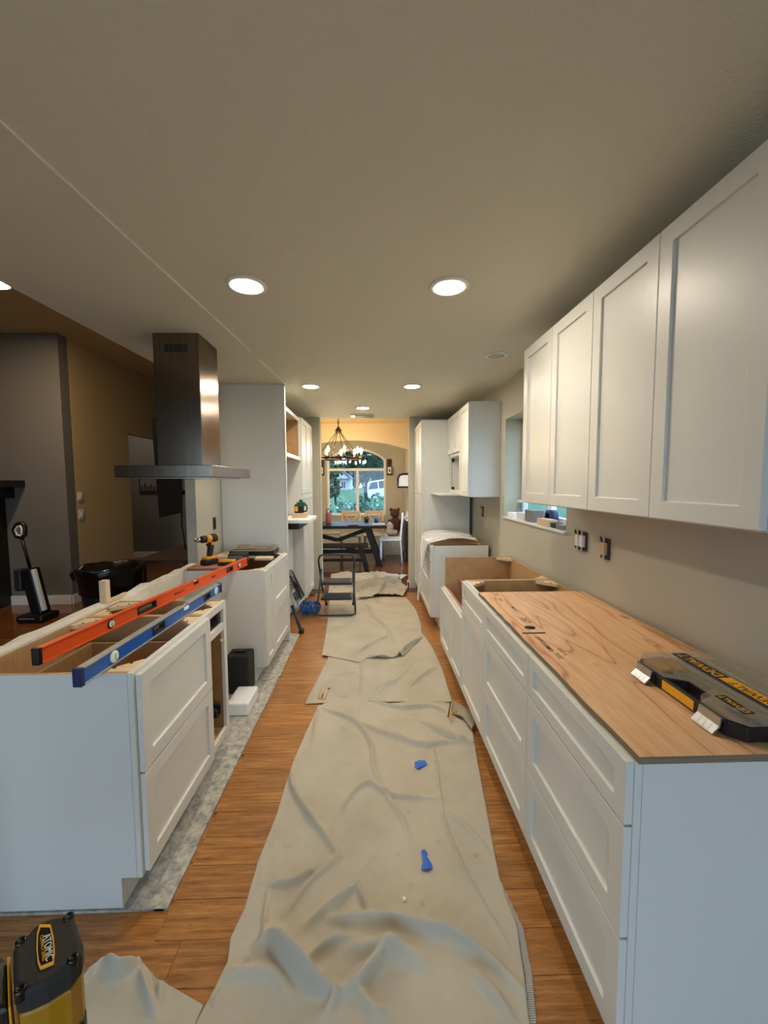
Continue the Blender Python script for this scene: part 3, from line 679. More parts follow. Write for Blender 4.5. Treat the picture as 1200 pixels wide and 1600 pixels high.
def cloth(name, left, right, bottom, top, nu, nv, folds, z0=.004, seed=1, noise=.004, m='canvas', big=0.0, wr=.0012):
    """sheet bounded by four floor outlines, raised by folds (path, height, width) and fine wrinkles"""
    Lp, Rp, Bp, Tp = resample(left,nv), resample(right,nv), resample(bottom,nu), resample(top,nu)
    u = np.linspace(0,1,nu)[None,:,None]; v = np.linspace(0,1,nv)[:,None,None]
    Pt = (1-u)*Lp[:,None]+u*Rp[:,None]+(1-v)*Bp[None]+v*Tp[None]-((1-u)*(1-v)*Lp[0]+u*(1-v)*Rp[0]+(1-u)*v*Lp[-1]+u*v*Rp[-1])
    X, Y = Pt[...,0], Pt[...,1]; H = np.zeros(X.shape)
    rg = np.random.RandomState(seed)
    wx, wy = X.copy(), Y.copy()
    for k in range(5):
        a = rg.uniform(0,6.28,2); q = rg.uniform(4,11,2); wx += .018*np.sin(q[0]*Y+a[0]); wy += .018*np.sin(q[1]*X+a[1])
    for P, h, w in folds:
        P = smooth_line(P); d, t = segdist(wx*.35+X*.65, wy*.35+Y*.65, P)
        H += 2.25*h*np.sin(np.pi*np.clip(t*.94+.03,0,1))**.7*np.exp(-(d/(.72*w))**2)
    for k in range(26):
        th = rg.uniform(0,np.pi); fq = rg.uniform(9,34); ph = rg.uniform(0,6.28)
        s = np.sin(fq*(wx*np.cos(th)+wy*np.sin(th))+ph+1.5*np.sin(fq*.4*(wx*np.sin(th)-wy*np.cos(th))))
        H += noise*(.35 if fq > 20 else .6)/3*np.clip(s,0,1)**2
    for k in range(20):
        th = rg.uniform(0,np.pi); fq = rg.uniform(40,110); ph = rg.uniform(0,6.28)
        H += wr/4*np.clip(np.sin(fq*(wx*np.cos(th)+wy*np.sin(th))+ph+2*np.sin(fq*.3*wx-fq*.2*wy)),0,1)**2
    for k in range(10 if big else 0):
        th = rg.uniform(-.5,.5)+np.pi/2; fq = rg.uniform(12,30); ph = rg.uniform(0,6.28)
        H += big/3*np.abs(np.sin(fq*(wx*np.cos(th)+wy*np.sin(th))+ph+2.2*np.sin(fq*.35*wx)))**1.5
    Z = z0+H
    me = bpy.data.meshes.new(name); vs = np.stack([X,Y,Z],-1).reshape(-1,3)
    fs = [(j*nu+i,j*nu+i+1,(j+1)*nu+i+1,(j+1)*nu+i) for j in range(nv-1) for i in range(nu-1)]
    me.from_pydata(vs.tolist(),[],fs); me.polygons.foreach_set('use_smooth',[True]*len(fs)); me.materials.append(MATS[m])
    o = bpy.data.objects.new(name, me); C.objects.link(o); ORG[o.name] = (0,0,0)
    md = o.modifiers.new('solid','SOLIDIFY'); md.thickness = .0025; md.offset = -1
    return o, (X,Y,Z)
F = lambda pts: [fl(*p) for p in pts]
ca = lambda pts: [fl(300+x/2.143, 1080+y/2.143) for x,y in pts]
lf = F([(309,1600),(328,1565),(356,1509),(360,1474),(382,1425),(403,1351),(431,1281),(449,1220),(459,1192),(477,1150),(496,1108)])
rt = F([(826,1600),(819,1530),(808,1453),(781,1379),(770,1323),(760,1267),(741,1164),(736,1120),(706,1102)])
ext = lambda p, dx, yv: (p[0]+dx, yv)
lf = [ext(lf[0],-.08,.80)]+lf; rt = [ext(rt[0],.0,.80)]+rt
bt = [lf[0],(-.2,.79),(.1,.80),rt[0]]
tp = [lf[-1]]+F([(524,1094),(560,1096),(592,1103),(622,1101),(650,1097)])+[rt[-1]]
folds = [
 (ca([(215,870),(255,850),(330,930),(400,990),(465,1030),(440,1085)]),.030,.022),(ca([(465,1030),(540,1000),(640,905),(690,900)]),.020,.024),
 (ca([(500,885),(600,880),(700,905),(790,950)]),.018,.030),(ca([(450,765),(600,785),(760,825),(880,855),(1000,930),(1090,1010)]),.022,.022),
 (ca([(335,275),(345,330),(400,420),(480,530),(492,585)]),.018,.016),(ca([(240,660),(330,652),(400,612),(480,560)]),.014,.014),
 (ca([(300,770),(400,640),(500,560)]),.009,.014),(ca([(385,900),(470,850),(540,835)]),.016,.016),(ca([(380,790),(470,725),(560,655)]),.017,.018),
 (ca([(430,60),(540,110),(590,190),(605,260),(645,322)]),.016,.014),(ca([(480,470),(540,360),(600,318),(660,358),(760,378),(860,372)]),.012,.016),
 (ca([(640,330),(700,420),(740,510)]),.009,.014),(ca([(790,180),(830,300),(860,465),(900,585),(960,710),(1050,860)]),.007,.010),
 (ca([(760,112),(830,152),(940,190)]),.020,.016),(ca([(540,105),(640,155),(760,195),(830,185),(930,172)]),.015,.014),
 (ca([(545,650),(580,740),(600,775)]),.012,.012),(ca([(235,875),(240,780),(255,680)]),.010,.012),(ca([(250,800),(330,920),(400,1000)]),.016,.030),
 (ca([(540,1010),(590,1090),(640,1110)]),.014,.020),(ca([(860,420),(930,470),(990,540)]),.009,.016),(ca([(600,40),(700,70),(800,60),(880,90)]),.014,.012),
 (ca([(930,960),(1000,1040),(1060,1120)]),.012,.022),(ca([(110,960),(260,960),(330,1040)]),.012,.024),(ca([(430,40),(400,150),(390,210)]),.008,.012)]
A, AG = cloth('drop_cloth', lf, rt, bt, tp, 160, 300, folds, .006, 3, .006, wr=.0022)
tag(A, 'nearest beige canvas drop cloth on the floor, with two scraps of blue tape on it', 'drop cloth')
def zA(x, y, G=AG):
    i = np.argmin((G[0]-x)**2+(G[1]-y)**2); return float(G[2].flat[i])
hem = MB()                                                     # dotted backing strip showing along the right edge
E_ = [fl(*p) for p in ((781,1379),(809,1453),(820,1523),(826,1600))]; E_ += [(E_[-1][0]+.004,.80)]
E2 = [(x+d,y) for (x,y),d in zip(E_,(.004,.018,.022,.022,.022))]
for i in range(len(E_)-1):
    hem.add([(*E_[i],.003),(*E2[i],.003),(*E2[i+1],.003),(*E_[i+1],.003),(*E_[i],.006),(*E2[i],.006),(*E2[i+1],.006),(*E_[i+1],.006)],[(0,1,2,3),(7,6,5,4),(0,4,5,1),(1,5,6,2),(2,6,7,3),(3,7,4,0)])
mm, nt, b, N, L = nodes('dotted_backing'); g = N('ShaderNodeNewGeometry'); vo = N('ShaderNodeTexVoronoi'); vo.inputs['Scale'].default_value = 190; vo.inputs['Randomness'].default_value = 0
L(g.outputs['Position'], vo.inputs['Vector']); r_ = ramp(N, [(.35,(206,204,198)),(.5,(96,96,94))]); L(vo.outputs['Distance'], r_.inputs[0]); L(r_.outputs[0], b.inputs['Base Color']); b.inputs['Roughness'].default_value = .9
h = hem.build('hem','dotted_backing',A); h['label'] = 'dotted grey backing showing along the edge'
def flap(name, pts, z, m, parent):
    k = MB(); P = [fl(*p) for p in pts]; k.prism(P,'z',z,z+.003); return k.build(name,m,parent)
flap('folded_corner',[(706,1101),(738,1120),(741,1140),(737,1148),(722,1128),(707,1123)],.034,'canvas_back',A)['label'] = 'grey underside of a turned-over corner'
def stitch(parent, pts, z):
    """yellow and black sewn label"""
    k = MB()
    for (x,y),(x2,y2),mi in pts:
        a, c = fl(x,y), fl(x2,y2); k.tube([(*a,z),(*c,z)],.0035,5,mi)
    k.build('sewn_label',['yellow','ink'],parent)['label'] = 'yellow and black sewn corner label'
stitch(A,[((704,1106),(700,1131),1),((707,1106),(703,1130),0),((700,1132),(712,1129),0),((708,1122),(716,1120),0),((716,1120),(718,1127),0)],.042)
# far part: two more cloths and a crumpled end
c6 = lambda pts: [fl(430+x/3.636, 880+y/3.636) for x,y in pts]
B_, BG = cloth('drop_cloth', F([(476,1101),(495,1065),(512,1030),(516,1010)]), F([(707,1099),(691,1045),(677,1015),(660,990)]), F([(476,1101),(540,1099),(620,1098),(707,1099)]), F([(516,1010),(590,1000),(660,990)]), 100, 80,
  [(c6([(490,560),(485,640),(500,760)]),.010,.010),(c6([(560,740),(620,710),(680,680)]),.012,.012),(c6([(760,700),(820,650),(900,590)]),.012,.018),(c6([(540,800),(600,740),(700,650),(780,560)]),.008,.02),(c6([(300,640),(400,640),(470,620)]),.006,.012)], .004, 8, .004)
tag(B_, 'middle beige canvas drop cloth on the floor with a sewn label at its left corner', 'drop cloth')
stitch(B_,[((502,1078),(497,1091),0),((512,1078),(516,1078),1),((514,1080),(508,1095),0),((508,1095),(497,1093),0),((505,1086),(503,1092),1)],.012)
C_, CG = cloth('drop_cloth', F([(503,1026),(508,995),(512,971),(515,934)]), F([(659,999),(658,976),(650,954),(634,934)]), F([(503,1026),(535,1032),(565,1038),(572,1030),(600,1032),(630,1028),(642,1015),(659,999)]), F([(515,934),(560,936),(600,934),(634,934)]), 110, 150,
  [(c6([(505,230),(550,300),(600,350),(660,430),(680,470)]),.020,.016),(c6([(440,540),(560,470),(650,415)]),.016,.016),(c6([(500,530),(600,552),(700,545),(740,500),(830,432)]),.022,.018),(c6([(570,210),(605,250)]),.02,.012),(c6([(640,290),(740,300),(820,330)]),.010,.02),(c6([(690,380),(760,390),(830,385)]),.010,.02),(c6([(400,230),(500,205),(560,200)]),.02,.012)], .010, 12, .004)
tag(C_, 'long beige canvas drop cloth on the floor under and beyond the step stool', 'drop cloth')
D_, DG = cloth('drop_cloth', F([(512,940),(514,924),(516,912),(517,902)]), F([(630,936),(637,922),(622,912),(636,903)]), F([(512,940),(540,936),(570,939),(600,933),(630,936)]), F([(517,902),(540,897),(560,900),(590,897),(610,901),(636,903)]), 130, 150, [(F([(545,935),(575,925),(610,918)]),.05,.02),(F([(560,928),(590,922),(625,928)]),.05,.022),(F([(520,921),(560,922),(600,916),(632,909)]),.05,.03),(F([(590,935),(600,925),(630,914)]),.05,.02)], .012, 21, .008, 'canvas', .016)
tag(D_, 'crumpled far end of beige canvas at the dining room threshold', 'drop cloth')
e1 = [(85,1600),(105,1567),(142,1525),(168,1500)]; e2 = [(309,1596),(318,1574),(285,1556),(249,1536)]
E_l = F(e1); E_r = F(e2)
E_o, EG = cloth('drop_cloth', [(E_l[0][0]-.06,.80)]+E_l, [(E_r[0][0]-.03,.80)]+E_r, [(E_l[0][0]-.06,.80),(E_r[0][0]-.03,.80)], F([(168,1500),(184,1510),(200,1506),(218,1503),(249,1536)]), 80, 90,
  [(F([(172,1503),(195,1524),(222,1505)]),.028,.020),(F([(228,1520),(236,1560),(250,1600)]),.014,.014),(F([(255,1545),(258,1580)]),.012,.016),(F([(170,1500),(140,1530),(105,1570)]),.012,.012)], .005, 30, .003)
tag(E_o, 'corner of a beige canvas cloth at the lower left beside the power tool', 'drop cloth')
# tape and scraps
def scrap(pts, h, name, m, label, cat):
    P = [fl(*p) for p in pts]; z = max(zA(*p) for p in P)
    k = MB(); rr_ = random.Random(len(pts)); n = len(P); cx = sum(p[0] for p in P)/n; cy = sum(p[1] for p in P)/n
    zs = [z+.001+rr_.uniform(0,h) for p in P]
    vs = [(p[0],p[1],q) for p,q in zip(P,zs)]+[(p[0],p[1],q+.002) for p,q in zip(P,zs)]+[(cx,cy,z+h*1.3),(cx,cy,z+h*1.3+.002)]
    fs = [(i,(i+1)%n,2*n) for i in range(n)]+[(n+i,2*n+1,n+(i+1)%n) for i in range(n)]+[(i,n+i,n+(i+1)%n,(i+1)%n) for i in range(n)]
    k.add(vs,fs); tag(k.build(name,m),label,cat)
scrap([(648,1196),(655,1193),(664,1194),(668,1199),(660,1203),(652,1207),(648,1203)],.006,'tape_scrap','blue_tape','crumpled scrap of blue masking tape on the drop cloth, the farther one','tape')
scrap([(658,1337),(663,1334),(668,1340),(667,1348),(675,1357),(676,1364),(668,1367),(658,1365),(661,1352)],.008,'tape_scrap','blue_tape','twisted scrap of blue masking tape on the drop cloth, the nearer one','tape')
scrap([(628,1411),(632,1408),(635,1413),(631,1417)],.004,'plaster_crumb','foam_white','small white crumb on the nearest drop cloth','debris')
# ------------------------------------------------------------------ plywood sheet and what lies on it
PZ = .8725
t = thing('plywood_sheet', 'rough tan plywood sheet with black stamps covering the right cabinets', 'plywood', (.92,1.6,PZ))
pm = MB(); n = 24; rp = random.Random(12)
ysn = [.872+(2.285-.872)*i/n for i in range(n+1)]; edge = [(.610+rp.uniform(-.002,.003),y) for y in ysn]; ne = [(1.222,2.285),(1.222,.872)]
poly = edge+ne; pm.prism(poly,'z',PZ,PZ+.018,mi=1,caps=(1,0)); pm.build('sheet',['plywood','ply_edge'],t)
top = PZ+.0184
def stamp(px, py, body, size, sx=1.0):
    x, y = fl(px,py,top); return text(body,size,'ink',t,(0,-1,0),(1,0,0),(x,y,top),.0002,'stamp',sx)
stamp(776,929,'PS 1',.028); stamp(782,937,'32/16',.022); stamp(803,951,'MILL 12',.020); stamp(820,969,'357',.046)
stamp(850,1006,'EXPOSURE 1',.026); stamp(858,1013,'SIZED',.022); stamp(872,1024,'19/32',.026); stamp(878,1018,'CAT 4',.022)
x,y = fl(828,980.5,top); MB().lathe([(.024,0),(.024,.0003),(.019,.0003),(.019,0)],(x,y,top-.0001),20,ell=(1,.9)).build('stamp','ink',t)
MB().lathe([(0,0),(.013,0),(.013,.0003),(0,.0003)],(x-.004,y,top-.0001),14).build('stamp','ink',t)
x,y = fl(834,989,top); bx('stamp','ink',t,x-.05,x+.05,y-.008,y+.006,top-.0001,top+.0002)

# parts organizer: local frame, front (latch side) faces -x, length along y
def organizer(loc, rz, label, detail=True):
    t = thing('parts_organizer', label, 'tool case', loc, rz)
    L, W, H = .392, .27, .052; ch = .035; n0, n1, nd = .118, .262, .062
    base = [(0,ch),(0,n0),(nd,n0+.03),(nd,n1-.03),(0,n1),(0,L-ch),(ch*.8,L),(W-ch,L),(W,L-ch),(W,ch),(W-ch,0),(ch*.8,0)]
    MB().prism(base,'z',.003,.040).build('base_tray','black_plastic',t,bevel=.003)
    MB().box(.0,.016,n0-.004,n1+.004,.006,.040).build('handle','black_plastic',t,bevel=.004)
    bx('handle_grip','yellow',t,-.0015,.0002,n0+.012,n1-.012,.010,.036)
    lo = .006; lid = [(p[0]+(lo if p[0] < .1 else -lo), p[1]) for p in base]
    MB().prism([(a*.94+.009,b*.96+.008) for a,b in base],'z',.0401,.0404).build('tray_floor','tray_floor',t)
    k = MB(); k.prism(lid,'z',.0405,.0625); k.build('lid','clear_lid',t,bevel=.004)
    r = MB()
    for x0,x1,y0,y1 in ((.085,.105,.02,L-.02),(.175,.185,.02,L-.02),(.02,.075,.03,.045),(.02,.075,L-.05,L-.035)): r.box(x0,x1,y0,y1,.0628,.0668)
    r.build('lid_rib','clear_lid',t,bevel=.0015)
    bx('label_strip','black_gloss',t,.118,.165,.02,L-.02,.0628,.0640)
    bx('label_patch','yellow',t,.128,.164,.022,.20,.0641,.0644)
    text('DEWALT',.040,'yellow',t,(0,1,0),(-1,0,0),(.143,.285,.0643),.0003,sx=.95); text('DEWALT',.034,'ink',t,(0,1,0),(-1,0,0),(.145,.11,.0646),.0003,sx=.95)
    bx('badge','black_gloss',t,.036,.066,.022,.108,.0628,.0636); text('DEWALT',.022,'yellow',t,(0,1,0),(-1,0,0),(.051,.065,.0638),.0003,sx=.9)
    for x0,x1,y0,y1 in ((.02,.06,.285,.35),(.07,.11,.285,.35)): bx('bin','yellow_dark',t,x0,x1,y0,y1,.0402,.050)
    for y in (.035,L-.105):
        m = MB(); m.prism([(.0,.040),(-.006,.038),(-.010,.020),(-.026,.004),(-.030,.004),(-.028,.007),(-.013,.024),(-.009,.044),(.0,.046)],'y',y,y+.068); o = m.build('latch','chrome',t)
        for q in range(3): MB().prism([(-.0115,.0235),(-.0275,.0065),(-.0285,.0072),(-.0125,.0245)],'y',y+.015+q*.017,y+.018+q*.017).build('rib','grey_metal',o)
        bx('latch_block','black_plastic',t,-.004,.0,y-.006,y+.074,.012,.046,bevel=.001)
    return t
organizer((.872,.908,PZ+.018), 0, 'clear-lidded black and yellow parts organizer on the plywood at right')

# ------------------------------------------------------------------ spirit levels
def level(p0, p1, z, h, w, m_body, m_cap, label, wins, vials, centre, m_edge, words=None, rim='black_plastic'):
    """box beam from p0 to p1; openings and vials given as fractions of its length"""
    d = Vector((p1[0]-p0[0], p1[1]-p0[1], 0)); Ln = d.length; rz = math.atan2(d.y, d.x)
    t = thing('spirit_level', label, 'level', (p0[0],p0[1],z), rz)          # local x along the beam, -y faces the aisle
    b = MB(); e = .006
    xs = [0]+[v for a,c in wins for v in (a*Ln,c*Ln)]+[Ln]
    for i in range(0,len(xs),2): b.box(xs[i],xs[i+1],-w/2+.004,w/2-.004,e,h-e)
    for a,c in wins: b.box(a*Ln,c*Ln,-w/2+.004,w/2-.004,e,e+.008); b.box(a*Ln,c*Ln,-w/2+.004,w/2-.004,h-e-.008,h-e)
    b.build('beam',m_body,t)
    k = MB(); cc = centre*Ln
    k.box(0,Ln,-w/2,w/2,0,e); k.box(0,cc-.022,-w/2,w/2,h-e,h); k.box(cc+.022,Ln,-w/2,w/2,h-e,h); k.build('flange',m_edge,t,bevel=.001)
    for a,c in wins:
        fr = MB(); x0,x1 = a*Ln,c*Ln
        for q in ((x0,x0+.008,e+.006,h-e-.006),(x1-.008,x1,e+.006,h-e-.006),(x0+.008,x1-.008,e+.006,e+.013),(x0+.008,x1-.008,h-e-.013,h-e-.006)): fr.box(q[0],q[1],-w/2+.0005,w/2-.0005,q[2],q[3])
        fr.build('hand_hole',rim,t,bevel=.002)
    for v in vials:
        o = MB().lathe([(.019,-w/2-.0005),(.022,-w/2+.002),(.022,w/2-.002),(.019,w/2+.0005)],(v*Ln,0,h/2),18,'y').build('vial_ring',rim if m_body=='orange_red' else 'foam_white',t)
        MB().lathe([(.016,-w/2-.0015),(.016,w/2+.0015)],(v*Ln,0,h/2),16,'y').build('vial_window','foam_white',o); 
        MB().tube([(v*Ln,-w/2-.002,h/2-.013),(v*Ln,-w/2-.002,h/2+.013)],.0035,8).build('vial','vial',o)
    hb = MB(); hb.box(cc-.022,cc+.022,-w/2-.0003,w/2+.0003,h-.026,h-.010); o = hb.build('vial_holder','foam_white' if m_body=='blue' else rim,t)
    MB().tube([(cc-.018,0,h-.008),(cc+.018,0,h-.008)],.0055,10).build('vial','vial',o)
    for x0,x1 in ((-.012,.006),(Ln-.006,Ln+.012)): bx('end_cap',m_cap,t,x0,x1,-w/2-.0015,w/2+.0015,-.0,h+.0015,bevel=.003)
    if words:
        for fr_, s, sz in words: text(s,sz,'ink',t,(1,0,0),(0,0,1),(fr_*Ln,-w/2+.0036,h/2+.001),.0004)
    return t
level((-1.218,1.455),(-1.020,3.235),.8735,.062,.026,'orange_red','black_plastic','long orange-red spirit level lying across the island and the left cabinet',[(.285,.365),(.80,.855)],[.19,.915],.578,'orange_red',
      [(.47,'SINGLE',.020),(.50,'LEVEL',.012),(.70,'SINGLE',.020)])
level((-.953,1.290),(-.925,2.400),.8735,.060,.027,'blue','blue_dark','shorter blue spirit level overhanging the near end of the island',[(.36,.445),(.80,.87)],[.14,.945],.62,'grey_metal')
# wooden stake standing on the pony wall
x,y = -1.462,2.20
t = thing('wood_stake','short pale wooden stake standing upright on the pony wall','wood',(x,y,.88))
bx('post','pale_wood',t,x-.018,x+.018,y-.018,y+.018,.884,1.005,bevel=.001)
bx('foot','pale_wood',t,x+.0185,x+.030,y-.03,y+.14,.884,.902)

# ------------------------------------------------------------------ drill and clutter on cabinet B
bd = tag(bx('board_offcut','rosy_board',None,-1.415,-1.075,3.06,3.50,.8735,.889,bevel=.001),'flat reddish board under the drill on the left cabinet','board')
tag(bx('board_offcut','pale_wood',None,-1.40,-.93,3.53,3.83,.8735,.889,bevel=.001),'pale board under the tool case on the left cabinet','board')
def drill(loc, rz, label):
    t = thing('cordless_drill', label, 'drill', loc, rz)               # nose along +x
    MB().box(-.055,.065,-.038,.038,.0,.042).build('battery','black_plastic',t,bevel=.008)
    MB().box(-.05,.055,-.034,.034,.0425,.066).build('foot','yellow',t,bevel=.008)
    MB().prism([(-.02,.064),(.022,.064),(.006,.175),(-.042,.175)],'y',-.019,.019).build('handle','black_rubber',t,bevel=.012,seg=3)
    MB().prism([(-.03,.150),(.0,.150),(-.005,.178),(-.038,.178)],'y',-.0205,.0205).build('grip_band','yellow',t,bevel=.006)
    MB().tube([(.016,0,.15),(.024,0,.165)],.009,8).build('trigger','black_plastic',t)
    MB().lathe([(.0,-.085),(.024,-.083),(.031,-.07),(.033,.02),(.029,.04)],(0,0,.205),18,'x').build('motor_housing','yellow',t)
    MB().lathe([(.0285,.0405),(.027,.075),(.020,.085)],(0,0,.205),18,'x').build('clutch','black_plastic',t)
    MB().lathe([(.019,.0855),(.020,.115),(.011,.130),(.0,.131)],(0,0,.205),18,'x').build('chuck','steel_bright',t)
    MB().lathe([(.0335,-.06),(.0345,-.055),(.0345,-.01),(.0335,-.005)],(0,0,.205),18,'x').build('motor_band','black_rubber',t)
drill((-1.295,3.20,.8895), R(-115), 'small yellow and black cordless drill standing on the left cabinet')
t = thing('battery_pack','yellow and black battery pack lying flat in front of the drill','battery',(-1.15,3.17,.8895))
bx('pack','black_plastic',t,-1.21,-1.08,3.13,3.21,.8895,.912,bevel=.006); bx('cover','yellow',t,-1.20,-1.09,3.135,3.205,.9122,.930,bevel=.007)
t = thing('charger','dark charger box between the battery and the tool case on the left cabinet','charger',(-1.13,3.38,.8895))
bx('body','black_plastic',t,-1.20,-1.06,3.32,3.44,.8895,.945,bevel=.008); bx('front_panel','grey_box',t,-1.19,-1.07,3.3185,3.3195,.90,.935)
organizer((-1.28,3.822,.8895), R(-90), 'flat clear-lidded tool case on the left cabinet behind the orange level')
for k,(x,y,l) in enumerate(((-.97,3.33,.16),(-.985,3.40,.20))): pass
tag(bx('wood_block','pale_wood',None,-1.05,-.90,3.54,3.64,.8895,.905,bevel=.001) if False else bx('wood_block','pale_wood',None,-1.01,-.87,3.42,3.52,.8735,.893,bevel=.001),'pale wood block at the front of the left cabinet top','wood')

# ------------------------------------------------------------------ floor of the dishwasher gap
t = thing('black_bag','black plastic bag slumped in the gap between the left cabinets','bag',(-1.02,2.42,0))
bg_ = MB(); bg_.lathe([(.02,.0),(.15,.005),(.175,.08),(.16,.2),(.13,.3),(.10,.36),(.05,.385),(.0,.38)],(-1.125,2.58,.0),20,ell=(.85,.75)); o = bg_.build('sack','black_bag',t)
for v in o.data.vertices: v.co += Vector((math.sin(v.co.z*30+v.co.y*20),math.cos(v.co.z*24+v.co.x*26),0))*.010
t = thing('black_case','dark upright case standing in the gap between the left cabinets','case',(-.98,2.93,0))
bx('shell','black_rubber',t,-1.07,-.905,2.855,3.0,.0,.285,bevel=.012); bx('handle','black_plastic',t,-1.03,-.945,2.91,2.95,.2855,.300,bevel=.004)
tag(bx('foam_block','foam_white',None,-.975,-.83,2.58,2.82,-.0035,.082,bevel=.012),'white foam packing block on the floor beside the black bag','foam')

# ------------------------------------------------------------------ step stool
def stool():
    x0,x1,yf,yb = -.632,-.222,4.49,4.90; dz_ = .008
    t = thing('step_stool','black metal folding two-step stool standing on the drop cloth','step stool',((x0+x1)/2,4.7,0))
    zf = .036; r = .0115
    fr = MB(); pts = []
    fr.tube([(x0+.03,4.66,.53)]+[(x0-.012,yf+.02,.10),(x0-.012,yf,.045),(x0+.03,yf-.005,zf),(x1-.03,yf-.005,zf),(x1+.012,yf,.045),(x1+.012,yf+.02,.10),(x1-.02,4.66,.53)],r,8); fr.build('front_frame','graphite',t)
    bk = MB(); bk.tube([(x0+.045,4.93,zf),(x0+.012,4.80,.28),(x0+.0,4.68,.55),(x0-.004,4.64,.64),(x0+.012,4.632,.685),(x0+.05,4.63,.705),(x1-.05,4.63,.705),(x1-.012,4.632,.685),(x1+.0,4.64,.64),(x1-.004,4.68,.55),(x1-.012,4.80,.28),(x1-.03,4.93,zf)],r,8); bk.build('back_frame','graphite',t)
    for z,ya,yb_ in ((.385,4.60,4.82),(.225,4.54,4.75)):
        o = MB().box(x0+.028,x1-.028,ya,yb_,z-.035,z,).build('step','graphite',t,bevel=.008)
        bx('tread','black_rubber',o,x0+.05,x1-.05,ya+.02,yb_-.02,z+.0003,z+.003)
    for x in (x0+.045,x1-.03): MB().lathe([(.016,0),(.016,.03)],(x,4.93,zf-.018),10).build('foot','black_rubber',t)
stool()
# grey folded ladder, coils behind cabinet B
t = thing('folding_ladder','grey folding ladder leaning beside the left cabinet, black foot on the floor','ladder',(-.86,4.1,0))
def bar(mb, a, b, w, d):
    a, b = Vector(a), Vector(b); z = (b-a).normalized(); x = Vector((0,1,0)); x = (x-z*x.dot(z)).normalized(); y = z.cross(x)
    vs = [p+x*sx*w/2+y*sy*d/2 for p in (a,b) for sx,sy in ((-1,-1),(1,-1),(1,1),(-1,1))]
    mb.add(vs,[(0,3,2,1),(4,5,6,7),(0,1,5,4),(1,2,6,5),(2,3,7,6),(3,0,4,7)])
def bp(px,py,Y):
    d = _fwd+_rt*((px-600)/CF)-_up*((py-800)/CF); k = Y/d.y; return (d.x*k, Y, CH+d.z*k)
p1,p2,p3 = bp(455,900,4.18), bp(466,962,4.15), bp(472,990,4.10)
m = MB(); bar(m,(-.905,4.18,.46),(-.795,4.10,.245),.05,.02); m.build('rail','grey_metal',t,bevel=.003)
m = MB(); bar(m,(-.845,4.11,.27),(-.745,4.05,.03),.045,.022); m.build('leg','graphite',t,bevel=.003)
bx('foot','black_rubber',t,-.765,-.715,4.025,4.075,.0,.035,bevel=.004)
m = MB(); bar(m,(-.80,4.20,.245),(-.66,4.34,.40),.04,.02); m.build('rail','grey_metal',t,bevel=.003)
t = thing('spiral_cable','grey spiral-wound cable hanging on the ladder beside the left cabinet','cable',(-.84,4.24,.3))
pts = []
for k in range(150):
    s_ = k/149; a = k*.62; pts.append((-.885+s_*.14+.028*math.cos(a), 4.26, .58-s_*.30+.028*math.sin(a)))
MB().tube(pts,.006,5).build('coil','graphite',t)
for q in range(5):
    pts = [(-.83+.05*math.cos(a)*(1+.1*q)-q*.008,4.235-q*.012,.36+q*.02+.07*math.sin(a)) for a in [i*6.283/20 for i in range(20)]]
    MB().tube(pts,.007,5,close=True).build('loop','graphite',t)
t = thing('hose_coil','coil of blue hose lying on the floor beside the step stool','hose',(-.70,4.62,0))
for q in range(9):
    cx_ = -.83+q*.023; pts = [(cx_+.016*math.sin(2*a+q),4.62+.07*math.cos(a),.086+.07*math.sin(a)+.003*math.sin(q*2)) for a in [i*6.283/28 for i in range(28)]]
    MB().tube(pts,.009,7,close=True).build('loop','blue',t)

# ------------------------------------------------------------------ plastic sheet over the far base cabinet
def sheet():
    g = []; nu, nv = 40, 60; rg = random.Random(5)
    prof = [(1.10,.886),(.95,.91),(.80,.92),(.70,.905),(.62,.889),(.572,.872),(.555,.80),(.535,.66),(.515,.50),(.497,.36),(.49,.27)]
    P = resample([(a,b) for a,b in prof], nv)
    vs = []
    for j in range(nv):
        s = j/(nv-1)
        for i in range(nu):
            u = i/(nu-1); width = .70*(1-.86*max(0,min(1,(s-.42)/.30))**.8); yc = 4.53-.26*max(0,min(1,(s-.40)/.3))
            x, z = P[j]; y = yc+(u-.5)*width
            f_ = .010*math.sin(u*34+s*5)+.008*math.sin(u*17-s*9+2)
            if s < .5: z += .012+abs(f_)*1.8+.02*math.sin(u*3.1)
            else: x -= .006+abs(f_)*.9
            vs.append((x,y,z))
    k = MB(); k.add(vs,[(j*nu+i,j*nu+i+1,(j+1)*nu+i+1,(j+1)*nu+i) for j in range(nv-1) for i in range(nu-1)],sm=True)
    o = k.build('plastic_sheet','sheet_plastic'); md = o.modifiers.new('solid','SOLIDIFY'); md.thickness = .0012
    tag(o,'crumpled white plastic sheet draped over the far base cabinet','plastic sheet')
sheet()

